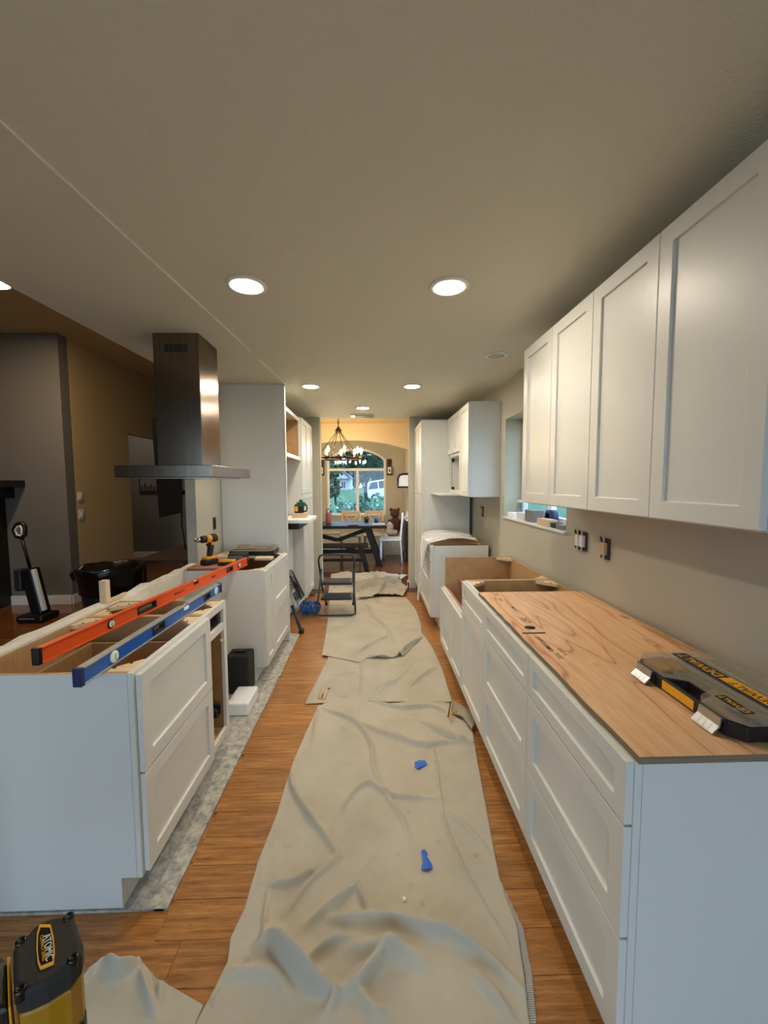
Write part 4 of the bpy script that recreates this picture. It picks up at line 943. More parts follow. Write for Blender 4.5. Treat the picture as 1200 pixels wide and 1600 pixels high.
# ------------------------------------------------------------------ wall boxes
def wall_box(y, z, label, gang, group=None):
    t = thing('outlet_box', label, 'outlet', (WX,y,z)); w = .052*gang+.02
    f_ = MB()
    for q in ((y-w/2,y+w/2,z-.055,z-.047),(y-w/2,y+w/2,z+.047,z+.055),(y-w/2,y-w/2+.008,z-.047,z+.047),(y+w/2-.008,y+w/2,z-.047,z+.047)): f_.box(WX-.012,WX-.0005,*q)
    f_.build('box','dark_brown',t); bx('back','black_plastic',t,WX-.003,WX-.0005,y-w/2+.008,y+w/2-.008,z-.047,z+.047)
    for k in range(gang):
        yy = y-w/2+.036+k*.05; o = bx('device','light_wood' if gang == 1 else 'trim_white',t,WX-.026,WX-.0032,yy-.016,yy+.016,z-.034,z+.034,bevel=.003)
        bx('yoke','grey_metal',o,WX-.018,WX-.0155,yy-.010,yy+.010,z-.062,z+.062)
        wv = MB(); wv.tube([(WX-.005,yy+.02,z+.03),(WX-.02,yy+.026,z+.045),(WX-.022,yy+.02,z+.062)],.003,5); wv.build('wire','ink',o)
wall_box(2.335,1.180,'open double electrical box on the wall left of the other one, under the wall cabinets',2)
wall_box(2.085,1.172,'open single electrical box on the wall, nearest under the wall cabinets',1)
wall_box(4.50,1.20,'small dark outlet hole on the wall below the blue-lit cabinet',.6 and 1)
t = thing('outlet_box','small dark outlet slot in the cream wall stub above the drill','outlet',(-1.432,3.66,1.17))
bx('box','dark_brown',t,-1.4315,-1.426,3.63,3.69,1.115,1.225); bx('device','ink',t,-1.426,-1.420,3.645,3.675,1.13,1.21)

# ------------------------------------------------------------------ things on the sink window sill
SZ = wz0+.0022
def sill(name, m, y, w, h, d, label, cat, x=1.245):
    return tag(bx(name,m,None,x,x+d,y-w/2,y+w/2,SZ,SZ+h,bevel=.003),label,cat)
sill('foam_block','foam_white',3.62,.15,.045,.07,'cream foam block at the far end of the window sill','foam')
sill('small_box','white_frame',3.42,.16,.06,.08,'pale bluish small box on the sill, second from the far end','box',1.26)
sill('grey_carton','grey_box',3.20,.17,.095,.09,'taller grey carton on the window sill','box',1.25)
t = thing('tape_roll','blue-black roll standing on the window sill behind the cream carton','tape roll',(1.30,2.97,SZ))
MB().lathe([(.032,-.03),(.055,-.03),(.055,.03),(.032,.03),(.032,-.03)],(1.335,2.98,SZ+.056),22,'x').build('ring','blue_dark',t); MB().lathe([(.028,-.028),(.0315,-.028),(.0315,.028),(.028,.028),(.028,-.028)],(1.335,2.98,SZ+.056),22,'x').build('core','cardboard',t)
sill('cream_carton','cardboard',2.91,.20,.05,.07,'flat cream carton at the front of the window sill','box',1.238)
sill('dark_box','ink',2.765,.07,.035,.06,'small dark box on the sill beside the cream carton','box',1.25)
sill('grey_box','grey_box',2.66,.12,.032,.07,'small flat grey box at the near end of the window sill','box',1.25)
t = thing('glass_jar','clear glass jar on the far corner of the window sill','jar',(1.36,3.60,SZ))
MB().lathe([(.0,0),(.045,0),(.05,.01),(.05,.10),(.040,.12),(.040,.135),(.036,.135),(.036,.12),(.046,.098),(.046,.012),(.0,.006)],(1.365,3.66,SZ),20).build('body','jar_glass',t)
MB().lathe([(.0,.1355),(.041,.1355),(.041,.155),(.0,.155)],(1.365,3.66,SZ),20).build('lid','trim_white',t)

# ------------------------------------------------------------------ power tool in the near corner, on a stand below the frame
t = thing('work_stand','wooden work stand under the near power tool','stand',(-.62,.28,0))
bx('top_board','pale_wood',t,-.95,-.40,.08,.455,.805,.840,bevel=.003)
for x,y in ((-.91,.12),(-.44,.12),(-.91,.41),(-.44,.41)): bx('leg','pale_wood',t,x-.02,x+.02,y-.02,y+.02,0,.8045)
t = thing('power_tool','yellow and black power tool with a badge at the lower left corner','power tool',(-.43,.5,.841))
T0 = .955
P = lambda pts, z=T0: [fl(x,y,z) for x,y in pts]
outl = [(112,1428),(96,1430),(80,1433),(62,1440),(50,1450),(44,1459),(27,1468),(20,1484),(20,1522),(24,1552),(46,1545),(73,1533),(99,1517),(110,1511),(127,1488),(130,1472),(124,1454),(118,1436)]
MB().prism(P(outl),'z',T0-.030,T0).build('top_cover','black_rubber',t,bevel=.005,seg=3)
def inset(pts, k):
    cx_ = sum(p[0] for p in pts)/len(pts); cy_ = sum(p[1] for p in pts)/len(pts); return [(cx_+(a-cx_)*k, cy_+(b-cy_)*k) for a,b in pts]
Q = P(outl)
MB().prism(inset(Q,.95),'z',T0-.090,T0-.0305).build('body','yellow_dark',t,bevel=.004)
MB().prism(inset(Q,.97),'z',.8405,T0-.0905).build('base','black_plastic',t,bevel=.004)
bd_o = P([(62,1446),(58,1460),(57,1484),(59,1505),(63,1517),(84,1508),(86,1490),(84,1465),(79,1446)]); bd_i = inset(bd_o,.86)
k = MB(); n = len(bd_o); vs = [(*p,T0+.0003) for p in bd_o]+[(*p,T0+.0003) for p in bd_i]+[(*p,T0+.0018) for p in bd_o]+[(*p,T0+.0018) for p in bd_i]
fs = []
for i in range(n):
    j = (i+1)%n; fs += [(i,j,n+j,n+i),(2*n+i,3*n+i,3*n+j,2*n+j),(i,2*n+i,2*n+j,j),(n+i,n+j,3*n+j,3*n+i)]
k.add(vs,fs); k.build('badge_frame','yellow',t); MB().prism(bd_i,'z',T0+.0003,T0+.0009).build('badge_plate','black_gloss',t)
a_, b2 = fl(73,1463,T0), fl(77,1499,T0); ddx = Vector((b2[0]-a_[0],b2[1]-a_[1],0)); upv = Vector((-ddx.y,ddx.x,0))
ctr = fl(75,1481,T0); text('ATOMIC',.0105,'white_ink',t,ddx,upv,(ctr[0],ctr[1],T0+.0012),.0004,sx=.95)
ctr = fl(67,1482,T0); text('COMPACT SERIES',.0048,'yellow',t,ddx,upv,(ctr[0],ctr[1],T0+.0012),.0004)
for px,py in ((107,1432),(33,1470),(32,1545),(114,1497)):
    x,y = fl(px,py,T0); o = MB().lathe([(.006,-.012),(.006,.0008),(.0045,.002),(.0028,.002),(.0028,.0005),(0,.0005)],(x,y,T0),12).build('corner_screw','black_gloss',t)
MB().prism(P([(-60,1492),(-4,1486),(10,1497),(13,1574),(-60,1592)],.935),'z',.8405,.935).build('handle_block','black_plastic',t,bevel=.006)
MB().prism(P([(10.5,1494),(16,1494),(17.5,1572),(13,1575)],.940),'z',.8405,.940).build('yellow_stripe','yellow',t,bevel=.0015)
# ------------------------------------------------------------------ living room
t = thing('trash_can','round black trash can lined with a black bag behind the pony wall','trash can',(-3.0,4.35,0))
cx_, cy_ = -2.62, 4.05
MB().lathe([(.20,0),(.21,.01),(.265,.66),(.26,.66),(.205,.02),(0,.02)],(cx_,cy_,-.004),28).build('bin','black_plastic',t)
k = MB(); k.lathe([(.268,.50),(.275,.60),(.285,.68),(.300,.735),(.290,.752),(.262,.742),(.245,.66),(.15,.58),(0,.56)],(cx_,cy_,0),36); o = k.build('bag','black_bag',t)
for v in o.data.vertices:
    a = math.atan2(v.co.y-(cy_-4.35),v.co.x-(cx_+3.0)); v.co.z += .006*math.sin(a*5)+.005*math.sin(a*11+1)-.03; 
    if abs(a+2.9) < .12 and v.co.z > .6: v.co.x -= .05; v.co.z -= .05
k = MB()
for q in range(4): k.lathe([(0,0),(.07,.01),(.05,.05),(0,.07)],(cx_-.06+q*.06,cy_+.05-q*.04,.60),7)
k.build('crumpled_paper','grey_box',t)
t = thing('stick_vacuum','upright white and black floor cleaner standing by the grey wall','vacuum',(-3.9,4.62,0))
vx, vy = -3.76, 4.62
def vb(mb, a, b, w, d): bar(mb, a, b, d, w)
bx('floor_head','black_plastic',t,vx-.19,vx+.10,vy-.16,vy+.10,.0,.075,bevel=.02); bx('head_trim','grey_metal',t,vx-.15,vx+.02,vy-.162,vy-.158,.045,.055)
m = MB(); vb(m,(vx-.03,vy,.06),(vx-.13,vy,.58),.13,.14); m.build('body','black_plastic',t,bevel=.02)
m = MB(); vb(m,(vx+.045,vy-.05,.11),(vx-.045,vy-.05,.58),.035,.05); m.build('tank_stripe','foam_white',t,bevel=.008)
bx('dust_tank','graphite',t,vx-.27,vx-.185,vy-.06,vy+.06,.33,.58,bevel=.02)
m = MB(); m.tube([(vx-.125,vy,.58),(vx-.195,vy,.93)],.016,10); m.build('pole','black_plastic',t)
m = MB(); m.tube([(vx-.19,vy,.925),(vx-.25,vy,.945),(vx-.275,vy,1.02),(vx-.24,vy,1.08),(vx-.185,vy,1.10),(vx-.15,vy,1.06),(vx-.155,vy,.97)],.022,8,close=True); o = m.build('handle_loop','black_plastic',t)
m = MB(); m.tube([(vx-.19,vy-.018,.955),(vx-.23,vy-.018,.965),(vx-.245,vy-.018,1.02),(vx-.22,vy-.018,1.055),(vx-.19,vy-.018,1.065),(vx-.172,vy-.018,1.04),(vx-.174,vy-.018,.97)],.010,6,close=True); m.build('handle_trim','foam_white',o)
t = thing('fireplace','dark wooden fireplace surround with mantel at the left edge','fireplace',(-5.2,5.0,0))
bx('column','dark_wood',t,-5.45,-4.62,5.02,5.198,-.003,1.36,bevel=.004); bx('mantel_shelf','dark_wood',t,-5.6,-4.36,4.86,5.198,1.50,1.58,bevel=.004)
MB().prism([(5.198,1.36),(5.198,1.4995),(4.90,1.4995),(5.02,1.36)],'x',-5.5,-4.50).build('cornice','dark_wood',t)
t = thing('mantel_ornament','small dark figurine on the mantel','ornament',(-4.72,4.98,1.58))
MB().lathe([(0,0),(.05,0),(.055,.02),(.03,.05),(.05,.09),(.04,.13),(0,.15)],(-4.70,4.98,1.581),14).build('figure','dark_brown',t)
# switches on the tan wall
def plate(y, z, h, label):
    t = thing('wall_switch',label,'switch',(-3.86,y,z)); bx('plate','trim_white',t,-3.8595,-3.852,y-.045,y+.045,z-h/2,z+h/2,bevel=.003)
    bx('toggle','foam_white',t,-3.8518,-3.846,y-.018,y+.018,z-h/4,z+h/4,bevel=.002)
plate(5.17+.26,1.37,.11,'white thermostat plate, the upper one on the tan living room wall')
plate(5.17+.26,1.13,.12,'white light switch plate, the lower one on the tan living room wall')
# television on an arm behind the hood
t = thing('television','black flat television hung behind the range hood, seen nearly edge-on','television',(-1.95,4.3,1.6))
tv = MB(); bar(tv,(-2.36,3.96,1.76),(-1.75,3.52,1.76),.05,.05)
def tvbox(name, m, d0, d1, hw, z0, z1, par, bev=0):
    c = Vector((-2.02,3.72,0)); u = Vector((.80,-.60,0)).normalized(); nrm = Vector((-.60,-.80,0)).normalized()*1
    vs = [tuple(c+u*a+nrm*b+Vector((0,0,z))) for z in (z0,z1) for a,b in ((-hw,d0),(hw,d0),(hw,d1),(-hw,d1))]
    k = MB(); k.add(vs,[(0,3,2,1),(4,5,6,7),(0,1,5,4),(1,2,6,5),(2,3,7,6),(3,0,4,7)]); return k.build(name,m,par,bevel=bev)
tvq = [bp(243,745,4.05),bp(285,745,3.55)]
def slab(name, m, par, c4, th):
    """board from four corners, thickened along +x"""
    vs = list(c4)+[(p[0]-th*.3,p[1]+th,p[2]) for p in c4]
    k = MB(); k.add(vs,[(0,1,2,3),(7,6,5,4),(0,4,5,1),(1,5,6,2),(2,6,7,3),(3,7,4,0)]); return k.build(name,m,par)
slab('screen','black_plastic',t,[bp(249,809,3.90),bp(285,801,3.62),bp(282,640,3.62),bp(236,655,3.90)],.045)
m = MB(); m.tube([(-1.72,3.66,1.45),(-1.60,3.70,1.45),(-1.514,3.70,1.45)],.02,8); m.build('wall_arm','black_plastic',t)
a,b_,c = bp(284,800,3.68),bp(286,830,3.68),bp(290,858,3.68)
m = MB(); m.tube([a,(b_[0]-.01,b_[1],b_[2]+.05),b_,c],.007,6); m.build('cord','black_plastic',t)
# console table and box beyond the pony wall
t = thing('console_table','low table with greyish brown top behind the pony wall, right of the trash can','table',(-2.1,4.2,0))
bx('table_top','dark_brown',t,-2.62,-1.72,4.42,5.6,.66,.70,bevel=.004)
for x,y in ((-2.56,4.48),(-1.78,4.48),(-2.56,5.54),(-1.78,5.54)): bx('leg','dark_brown',t,x-.03,x+.03,y-.03,y+.03,-.004,.6595)
tag(bx('black_box','black_plastic',None,-1.93,-1.74,4.55,4.95,.7005,.80,bevel=.006),'black box on the table beside the wall stub','box')
t = thing('framed_picture','framed black and white photograph on the hall wall below the hood','picture',(-5.2,8.5,1.5))
x0 = bp(217,748,8.53); x1 = bp(247,768,8.53)
bx('frame','ink',t,x0[0],x0[0]+.62,8.515,8.545,x1[2]-.01,x0[2]+.12,bevel=.004)
bx('print','grey_box',t,x0[0]+.03,x0[0]+.59,8.512,8.516,x1[2]+.02,x0[2]+.09)
pr = MB(); rq = random.Random(8)
for k in range(8): a = x0[0]+.05+k*.062; pr.box(a,a+.035,8.5105,8.5122,x1[2]+.03,x1[2]+.10+rq.random()*.07)
pr.build('silhouettes','ink',t)

# ------------------------------------------------------------------ dining room
DZ = -.004
t = thing('chandelier','round bronze ring chandelier with candle bulbs over the dining table','chandelier',(-.60,7.25,2.4))
ccx, ccy, rr_, rz_ = -.60, 7.20, .40, 1.96
MB().tube([(ccx+rr_*math.cos(a),ccy+rr_*math.sin(a),rz_) for a in [i*6.2832/40 for i in range(40)]],.017,8,close=True).build('ring','bronze',t)
MB().lathe([(0,2.42),(.05,2.425),(.06,2.45),(.045,2.47),(.03,2.49),(.012,2.52),(0,2.52)],(ccx,ccy,0),16).build('hub','bronze',t)
m = MB(); m.tube([(ccx,ccy,2.52),(ccx,ccy,2.73)],.007,6); m.lathe([(.06,2.73),(.06,2.749),(0,2.749)],(ccx,ccy,0),16)
for q in range(4): m.tube([(ccx+.018*math.cos(a)*(q%2),ccy+.018*math.cos(a)*((q+1)%2),2.545+q*.042+.024*math.sin(a)) for a in [i*6.2832/10 for i in range(10)]],.004,5,close=True)
m.build('chain','bronze',t)
for k in range(6):
    a = k*math.pi/3+.3; MB().tube([(ccx+.03*math.cos(a),ccy+.03*math.sin(a),2.43),(ccx+rr_*math.cos(a),ccy+rr_*math.sin(a),rz_)],.006,6).build('rod','bronze',t)
for k in range(9):
    a = k*2*math.pi/9+.15; x,y = ccx+rr_*math.cos(a), ccy+rr_*math.sin(a)
    o = MB().lathe([(.022,rz_+.012),(.026,rz_+.02),(.013,rz_+.026),(.013,rz_+.085),(0,rz_+.085)],(x,y,0),10).build('candle_cup','bronze',t)
    MB().lathe([(.010,rz_+.0855),(.022,rz_+.115),(.024,rz_+.135),(.016,rz_+.165),(.004,rz_+.19),(0,rz_+.192)],(x,y,0),12).build('bulb','bulb',o)
t = thing('dining_table','long black trestle dining table in front of the arched window','table',(-.8,7.7,0))
TX1 = .245; bx('table_top','dark_wood',t,-1.72,TX1,7.24,8.14,.705,.760,bevel=.006)
def trestle(root, x, y0, y1, zt, splay, w, name='leg'):
    for y, s_ in ((y0,1),(y1,1)):
        m = MB(); bar(m,(x-.16,y,zt),(x+splay,y,DZ),.07,w); m.build(name,'dark_wood',root)
    m = MB(); m.box(x-.20,x-.10,y0+.04,y1-.04,zt-.09,zt-.001); m.build('cross_beam','dark_wood',root)
trestle(t,.05,7.34,8.04,.7045,.075,.10); 
m = MB(); bar(m,(-1.5,7.69,.10),(-1.35,7.69,.70),.07,.09); m.build('leg','dark_wood',t)
m = MB(); bar(m,(-.13,7.50,.66),(-.66,7.50,.47),.06,.07); m.build('brace','dark_wood',t); m = MB(); bar(m,(-.66,7.50,.47),(-1.5,7.50,.68),.06,.07); m.build('brace','dark_wood',t)
m = MB(); m.box(-1.42,-.02,7.66,7.72,.18,.26); m.build('stretcher','dark_wood',t)
def bench(y0, y1, x1, label, z=.46):
    t = thing('bench',label,'bench',((x1-1.4)/2,(y0+y1)/2,0))
    bx('seat','dark_wood',t,-1.55,x1,y0,y1,z-.045,z,bevel=.004)
    for y in (y0+.05,y1-.05):
        m = MB(); bar(m,(x1-.14,y,z-.046),(x1-.02,y,DZ),.05,.07); m.build('leg','dark_wood',t)
        m = MB(); bar(m,(-1.40,y,z-.046),(-1.5,y,DZ),.05,.07); m.build('leg','dark_wood',t)
    m = MB(); bar(m,(x1-.12,(y0+y1)/2,.32),(x1-.40,(y0+y1)/2,z-.05),.05,.05); m.build('brace','dark_wood',t)
    bx('stretcher','dark_wood',t,-1.42,x1-.08,(y0+y1)/2-.02,(y0+y1)/2+.02,.16,.21)
bench(6.86,7.16,-.09,'near black bench in front of the dining table')
bench(8.02,8.22,.02,'far black bench beyond the dining table, under the window side',.45) if False else None
def chair(loc, rz, m, label, group=None):
    t = thing('dining_chair',label,'chair',loc,rz,group)
    bx('seat',m,t,-.22,.22,-.21,.21,.43,.46,bevel=.008)
    for x in (-.19,.19):
        k = MB(); k.tube([(x,-.18,.43),(x*1.04,-.19,0)],[.02,.015],8); k.build('leg',m,t)
        k = MB(); k.tube([(x*1.04,.22,0),(x,.19,.45),(x*.98,.235,.92)],[.016,.02,.016],8); k.build('leg',m,t)
    k = MB(); k.box(-.195,.195,.215,.245,.87,.945); k.build('top_rail',m,t,bevel=.008)
    k = MB(); k.tube([(-.17,.205,.56),(0,.225,.70),(.17,.235,.87)],.013,6); k.build('back_slat',m,t); k = MB(); k.tube([(.17,.205,.56),(0,.225,.70),(-.17,.235,.87)],.013,6); k.build('back_slat',m,t)
    k = MB(); k.box(-.18,.18,.195,.215,.55,.59); k.build('lower_rail',m,t)
    for y in (-.185,.2): k = MB(); k.tube([(-.19,y,.22),(.19,y,.22)],.009,6); k.build('stretcher',m,t)
    return t
chair((-.47,8.36,DZ),0,'light_wood','light wooden cross-back chair behind the table, left of the window mullion')
chair((.02,8.36,DZ),0,'light_wood','light wooden cross-back chair behind the table, right under the window')
chair((.34,7.82,DZ),R(-95),'foam_white','white wooden chair at the right end of the dining table')
t = thing('tumbler','dusty pink tumbler with loop handle on the dining table','tumbler',(-.88,7.62,.7605))
MB().lathe([(0,0),(.05,0),(.055,.03),(.062,.20),(.055,.215),(0,.215)],(-.84,7.62,.7605),18).build('body','pink',t)
MB().tube([(-.875,7.62,.972),(-.875,7.62,1.03),(-.84,7.62,1.05),(-.81,7.62,1.02),(-.81,7.62,.972)],.008,6).build('handle','dark_brown',t)
tag(bx('paper_stack','pale_fabric',None,-.02,.22,7.30,7.60,.7605,.772,bevel=.002),'stack of papers at the right end of the dining table','papers')
tag(bx('notebook','blue_dark',None,-.45,-.27,7.27,7.42,.7605,.775,bevel=.002),'small dark box at the front edge of the dining table','box')
t = thing('wooden_cup','dark brown cup on the dining table before the window','cup',(-.12,7.95,.7605))
MB().lathe([(0,0),(.04,0),(.045,.10),(.038,.10),(.034,.01),(0,.01)],(-.13,7.95,.7605),14).build('body','dark_brown',t)
t = thing('blue_mug','small blue mug on the dining table right of the brown cup','mug',(.02,7.9,.7605))
MB().lathe([(0,0),(.035,0),(.04,.08),(.034,.08),(.03,.01),(0,.01)],(.06,7.90,.7605),14).build('body','blue',t); MB().tube([(.098,7.9,.78),(.118,7.9,.79),(.118,7.9,.82),(.098,7.9,.83)],.005,6).build('handle','blue',t)
t = thing('dark_bowl','dark bowl with clutter at the left of the dining table','bowl',(-1.02,7.5,.7605))
MB().lathe([(0,0),(.06,0),(.13,.055),(.12,.055),(.055,.01),(0,.01)],(-1.05,7.5,.7605),18).build('body','dark_brown',t); MB().lathe([(0,0),(.05,.02),(.04,.07),(0,.10)],(-1.06,7.5,.775),9).build('contents','brown_plush',t)
tag(bx('tan_panel','light_wood',None,-1.15,-.95,8.93,8.99,DZ,.98,bevel=.003),'light wooden board leaning beside the dining window','board') if False else None
# sideboard, plush and fabric at the right
t = thing('sideboard','dark narrow sideboard with pale top at the right of the dining room','sideboard',(.75,8.0,0))
bx('body','dark_brown',t,.66,1.1,7.62,8.30,.08,.80,bevel=.004); bx('top','trim_white',t,.63,1.12,7.60,8.32,.8005,.83,bevel=.004)
for x,y in ((.69,7.66),(.69,8.26),(1.07,7.66),(1.07,8.26)): bx('leg','dark_brown',t,x-.02,x+.02,y-.02,y+.02,DZ,.0795)
for a,b in ((7.65,7.94),(7.98,8.27)): bx('door','dark_wood',t,.652,.6595,a,b,.12,.77,bevel=.002)
t = thing('pitcher','pale rounded pitcher on the sideboard','pitcher',(.72,7.8,.8305))
MB().lathe([(0,0),(.06,0),(.08,.05),(.07,.10),(.05,.13),(.055,.15),(0,.15)],(.70,7.78,.8305),16).build('body','pale_fabric',t)
tag(bx('storage_bench','foam_white',None,.25,.58,8.52,8.95,DZ,.40,bevel=.008),'low white storage bench in the right corner of the window bay','bench')
t = thing('plush_toy','brown plush toy slumped on the white bench at the right','plush toy',(.46,8.62,.40))
def blob(mb, c, r, n=12): mb.lathe([(0,-r[2])]+[(math.cos(a),r[2]*math.sin(a)) for a in [-1.2,-.7,-.2,.3,.8,1.25]]+[(0,r[2])],c,n,ell=(r[0],r[1]))
k = MB(); blob(k,(.48,8.74,.60),(.13,.12,.20)); k.build('body','brown_plush',t); k = MB(); blob(k,(.47,8.72,.87),(.10,.10,.10)); blob(k,(.39,8.72,.95),(.035,.03,.04)); blob(k,(.55,8.72,.95),(.035,.03,.04)); k.build('head','brown_plush',t)
for s_ in (-1,1): k = MB(); blob(k,(.48+s_*.13,8.68,.62),(.045,.05,.13)); k.build('arm','brown_plush',t)
t = thing('blanket','pale pink blanket heaped at the front of the white bench','blanket',(.42,8.53,.40))
k = MB(); blob(k,(.40,8.47,.47),(.12,.09,.075),18); blob(k,(.35,8.50,.58),(.08,.07,.14),14); o = k.build('heap','pale_fabric',t)
for v in o.data.vertices: v.co += Vector((math.sin(v.co.z*40+v.co.x*33),math.sin(v.co.x*37),math.cos(v.co.y*41+v.co.x*29)))*.012
# wall pieces
for x, s_ in ((-1.13,'left'),(.37,'right')):
    t = thing('wall_sconce','dark wooden candle sconce on the wall '+s_+' of the arched window','sconce',(x,9.05,1.9))
    bx('back_board','dark_brown',t,x-.055,x+.055,9.035,9.059,1.70,2.06,bevel=.004); MB().tube([(x,9.03,1.93),(x,9.00,2.02),(x,9.02,2.05)],.012,6).build('hook','ink',t)
    lb_ = MB()
    for q in ((x-.05,x-.04,8.93,8.94),(x+.04,x+.05,8.93,8.94),(x-.05,x-.04,9.02,9.03),(x+.04,x+.05,9.02,9.03)): lb_.box(*q,1.735,1.88)
    lb_.box(x-.055,x+.055,8.925,9.034,1.72,1.735); lb_.box(x-.055,x+.055,8.925,9.034,1.88,1.893); lb_.build('lantern_frame','dark_brown',t)
    bx('candle_box','foam_white',t,x-.038,x+.038,8.942,9.018,1.736,1.872); bx('candle_mark','ink',t,x-.014,x+.014,8.938,8.9415,1.77,1.84)
t = thing('framed_mirror','dark framed small mirror on the right wall of the dining room','mirror',(.59,8.8,1.6))
mr = MB(); pts = [(.588,8.74,1.46),(.588,8.72,1.52),(.588,8.72,1.64),(.588,8.76,1.70),(.588,8.86,1.73),(.588,8.96,1.70),(.588,9.0,1.64),(.588,9.0,1.52),(.588,8.98,1.46)]
o = MB(); pm_ = resample([(8.74,1.45),(8.72,1.62),(8.80,1.72),(8.92,1.72),(8.99,1.62),(8.98,1.45)],18)
yq = 7.62
t.location = (.58,8.34,1.6); ORG[t.name] = (.58,8.34,1.6)
fx = [(.515,1.44),(.515,1.62),(.55,1.69),(.62,1.71),(.72,1.71),(.78,1.69),(.80,1.62),(.80,1.44)]
m = MB(); m.tube([(x,8.335,z) for x,z in fx],.022,8,close=True); m.build('frame','dark_wood',t)
MB().prism(fx,'y',8.338,8.3495).build('glass','foam_white',t)
t = thing('wall_note','small pale switch plate on the dining wall left of the window','switch',(-1.2,9.055,1.2))
bx('plate','trim_white',t,-1.245,-1.165,9.052,9.0595,1.11,1.22,bevel=.002)
# ------------------------------------------------------------------ outside the windows
g = MB(); g.box(-60,60,9.25,120,-.5,-.35); g.box(-60,60,-60,-10,-.5,-.35); g.box(1.5,60,-2.8,9.25,-.5,-.35); struct(g.build('ground','grass'))
g = MB(); g.box(-12,12,-10,-2.76,-.5,-.06); struct(g.build('bounce_patio','bounce_patio'))  # pale unseen slab added to bounce daylight up to the kitchen ceiling
g = MB(); g.add([(-40,24,-.35),(40,24,-.35),(40,30,.55),(-40,30,.05),(40,70,1.0),(-40,70,.5)],[(0,1,2,3),(3,2,4,5)]); struct(g.build('lawn_bank','grass'))
def leaves(mb, c, r, n, size, seed, mi=(0,1), shell=.55):
    rg = np.random.RandomState(seed)
    d = rg.normal(size=(n,3)); d /= np.linalg.norm(d,axis=1)[:,None]; q = shell+(1-shell)*rg.rand(n)**.5
    P = np.array(c)+d*q[:,None]*np.array(r)*(1+.18*np.sin(d[:,:1]*7+seed)+.14*np.sin(d[:,2:]*9))
    A = rg.normal(size=(n,3)); A /= np.linalg.norm(A,axis=1)[:,None]; B = np.cross(A,rg.normal(size=(n,3))); B /= np.linalg.norm(B,axis=1)[:,None]
    s = size*(.6+.8*rg.rand(n))[:,None]; k = rg.randint(0,len(mi),n)
    V = np.stack([P-A*s,P-B*s*.5,P+A*s,P+B*s*.5],1).reshape(-1,3)
    mb.add(V.tolist(),[(4*i,4*i+1,4*i+2,4*i+3) for i in range(n)],[mi[j] for j in k])
def shrub(x, y, z, r, h, seed, ms, label):
    t = thing('shrub',label,'shrub',(x,y,-.35),group='shrubs of the hedge outside the arched window')
    k = MB(); leaves(k,(x,y,z),(r,r*.8,h),900,.075,seed,(0,1)); k.build('foliage',ms,t)
    k = MB()
    for q in range(3): k.tube([(x+(q-1)*.05,y,-.35),(x+(q-1)*.25*r,y,z)],.025,5)
    k.build('stem','bark',t)
for row_, y0, hs in (('front',13.2,(.72,.70,.72,.82,.92,.98)),('back',15.8,(.85,.9,.9,.95,1.05,1.15))):
    for k, h in enumerate(hs):
        x = -2.3+k*.66 if row_ == 'front' else -2.7+k*.76
        shrub(x,y0+.12*(k%2),h*.42-.05,.40,h*.62,k+(3 if row_=='front' else 13),['leaf_blue','leaf_pale'] if k%3 else ['leaf_blue','leaf_dark'],
              'grey-green shrub, %s in the %s row of the hedge outside' % (('leftmost','second from the left','third from the left','third from the right','second from the right','rightmost')[k],row_))
def tree(x, y, zc, r, h, seed, ms, label, n=2600, size=.16, trunk=.16):
    t = thing('tree',label,'tree',(x,y,-.35)); k = MB()
    rg = random.Random(seed)
    for q in range(9): leaves(k,(x+rg.uniform(-.65,.65)*r,y+rg.uniform(-.3,.3)*r,zc+rg.uniform(-.6,.6)*h),(r*.5,r*.4,h*.5),n//9,size,seed*11+q,(0,1),.2)
    k.build('foliage',ms,t)
    k = MB(); k.tube([(x+.1,y,-.35),(x,y,zc*.4),(x+.05,y,zc)],[trunk,trunk*.8,trunk*.4],8)
    for q in range(4): a = q*1.7; k.tube([(x,y,zc*.5+q*.15),(x+math.cos(a)*r*.5,y+math.sin(a)*r*.3,zc+h*.2)],[trunk*.4,trunk*.15],6)
    k.build('trunk','bark',t)
tree(-.38,21,2.72,1.30,.72,5,['leaf_dark','leaf_dark'],'dark leafy tree standing in front of the white car outside',4200,.13,.11)
tree(.85,27,3.55,1.5,1.0,6,['leaf_green','leaf_blue'],'green tree filling the right of the arch outside the dining window',3600,.17,.10)
tree(-2.05,22,1.75,.75,1.05,7,['leaf_blue','leaf_dark'],'blue-green tree at the left of the view through the arched window',3000,.11,.07)
tree(-5.2,48,5.0,1.9,1.5,8,['leaf_blue','leaf_dark'],'hazy tree above the house roof outside',2600,.22)
tree(2.6,46,4.6,1.5,2.2,9,['leaf_dark','leaf_blue'],'dark tree behind the white car at the right of the window view',2600,.22)
tree(-1.6,66,3.6,2.0,2.6,10,['leaf_dark','leaf_blue'],'dark tree beside the far house, right of its roof',2600,.26)
tree(-11.5,75,4.0,2.6,3.0,11,['leaf_blue','leaf_dark'],'far dark tree at the left edge of the window view',2400,.3)
tree(2.8,76,3.8,2.4,3.0,12,['leaf_dark','leaf_dark'],'far dark tree behind the street at the right of the window view',2400,.3)
k = MB(); rg_ = random.Random(77)
for q in range(26): leaves(k,(-26+q*1.6,92+rg_.uniform(-2,2),2.6+rg_.uniform(-.8,1.2)),(1.9,1.2,3.2+rg_.uniform(-.6,1.4)),420,.42,900+q,(0,1),.1)
tag(k.build('treeline',['leaf_dark','leaf_blue']),'distant dark band of trees behind the house and street','trees',kind='stuff')
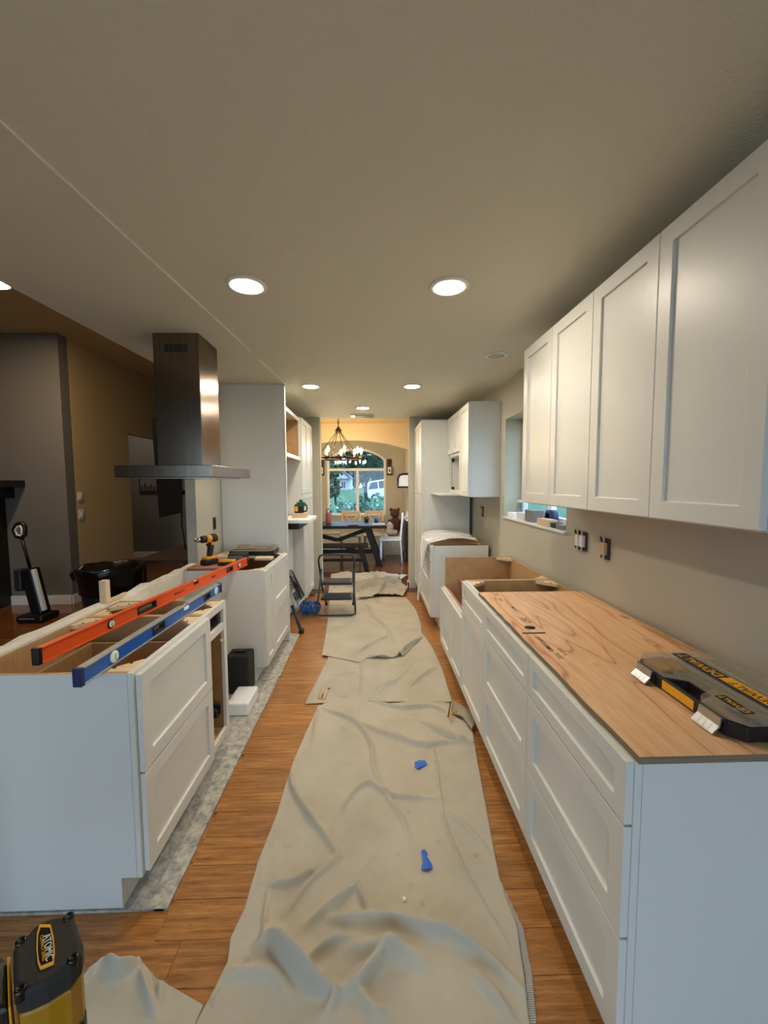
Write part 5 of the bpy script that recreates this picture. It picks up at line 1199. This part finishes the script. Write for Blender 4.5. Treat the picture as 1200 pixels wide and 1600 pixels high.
# house
t = thing('house','pale house with grey gable roof and white windows seen through the arched window','house',(-5.5,60,0))
hx0,hx1,hy,hz = -8.4,-3.2,58,2.2
bx('wall','house_wall',t,hx0,hx1,hy,hy+6,.2,hz)
MB().prism([(hx0-.3,hz),(hx1+.3,hz),(hx1-1.5,hz+1.55),(hx0+1.2,hz+1.55)],'y',hy-.3,hy+6.3).build('roof','roof',t)
MB().prism([(-5.9,hz),(-3.3,hz),(-4.6,hz+1.1)],'y',hy-.9,hy-.31).build('gable','house_wall',t)
m = MB(); m.add([(-6.1,hy-1,hz-.08),(-4.6,hy-1,hz+1.22),(-4.6,hy-.3,hz+1.22),(-6.1,hy-.3,hz-.08),(-3.1,hy-1,hz-.08),(-3.1,hy-.3,hz-.08)],[(0,1,2,3),(1,4,5,2)]); o = m.build('roof','roof',t); md = o.modifiers.new('s','SOLIDIFY'); md.thickness=.1
for x in (-5.15,-4.2):
    o = bx('window','trim_white',t,x-.32,x+.32,hy-.06,hy-.001,.75,1.85)
    for q in (-1,1): bx('pane','house_glass',o,x+q*.15-.12,x+q*.15+.12,hy-.075,hy-.0605,.83,1.77)
# car
t = thing('car','white car parked on the sloping street outside the arched window','car',(1.46,33,.16),rot=(0,R(-6),0))
body = [(-1.95,.32),(-2.0,.92),(-1.72,1.58),(-1.45,1.68),(-.3,1.72),(.55,1.62),(1.12,1.06),(1.82,.93),(1.98,.72),(2.0,.32)]
MB().prism(body,'y',-.88,.88).build('body','car_white',t,bevel=.06,seg=3)
def cw(p): MB().prism(p,'y',-.895,-.882).build('side_window','car_glass',t)
cw([(-1.72,1.05),(-1.50,1.55),(-.95,1.60),(-.95,1.05)]); cw([(-.85,1.05),(-.85,1.61),(-.15,1.62),(-.15,1.05)]); cw([(-.05,1.05),(-.05,1.62),(.48,1.54),(.92,1.06)])
for x in (-1.25,1.25):
    o = MB().lathe([(0,-.92),(.22,-.92),(.33,-.90),(.33,-.70),(0,-.70)],(x,0,.33),20,'y').build('wheel','black_rubber',t); MB().lathe([(0,-.93),(.20,-.925),(.20,-.915),(0,-.915)],(x,0,.33),14,'y').build('hubcap','grey_metal',o)
    MB().lathe([(0,.70),(.33,.70),(.33,.90),(0,.92)],(x,0,.33),20,'y').build('wheel','black_rubber',t)
for x in (-.55,.4): bx('door_handle','chrome',t,x-.28,x-.10,-.90,-.881,.93,.96)
bx('tail_light','pink',t,-2.0,-1.90,-.885,-.6,.86,1.05,bevel=.02); bx('side_mirror','car_white',t,.72,.90,-1.0,-.885,1.05,1.18,bevel=.03)
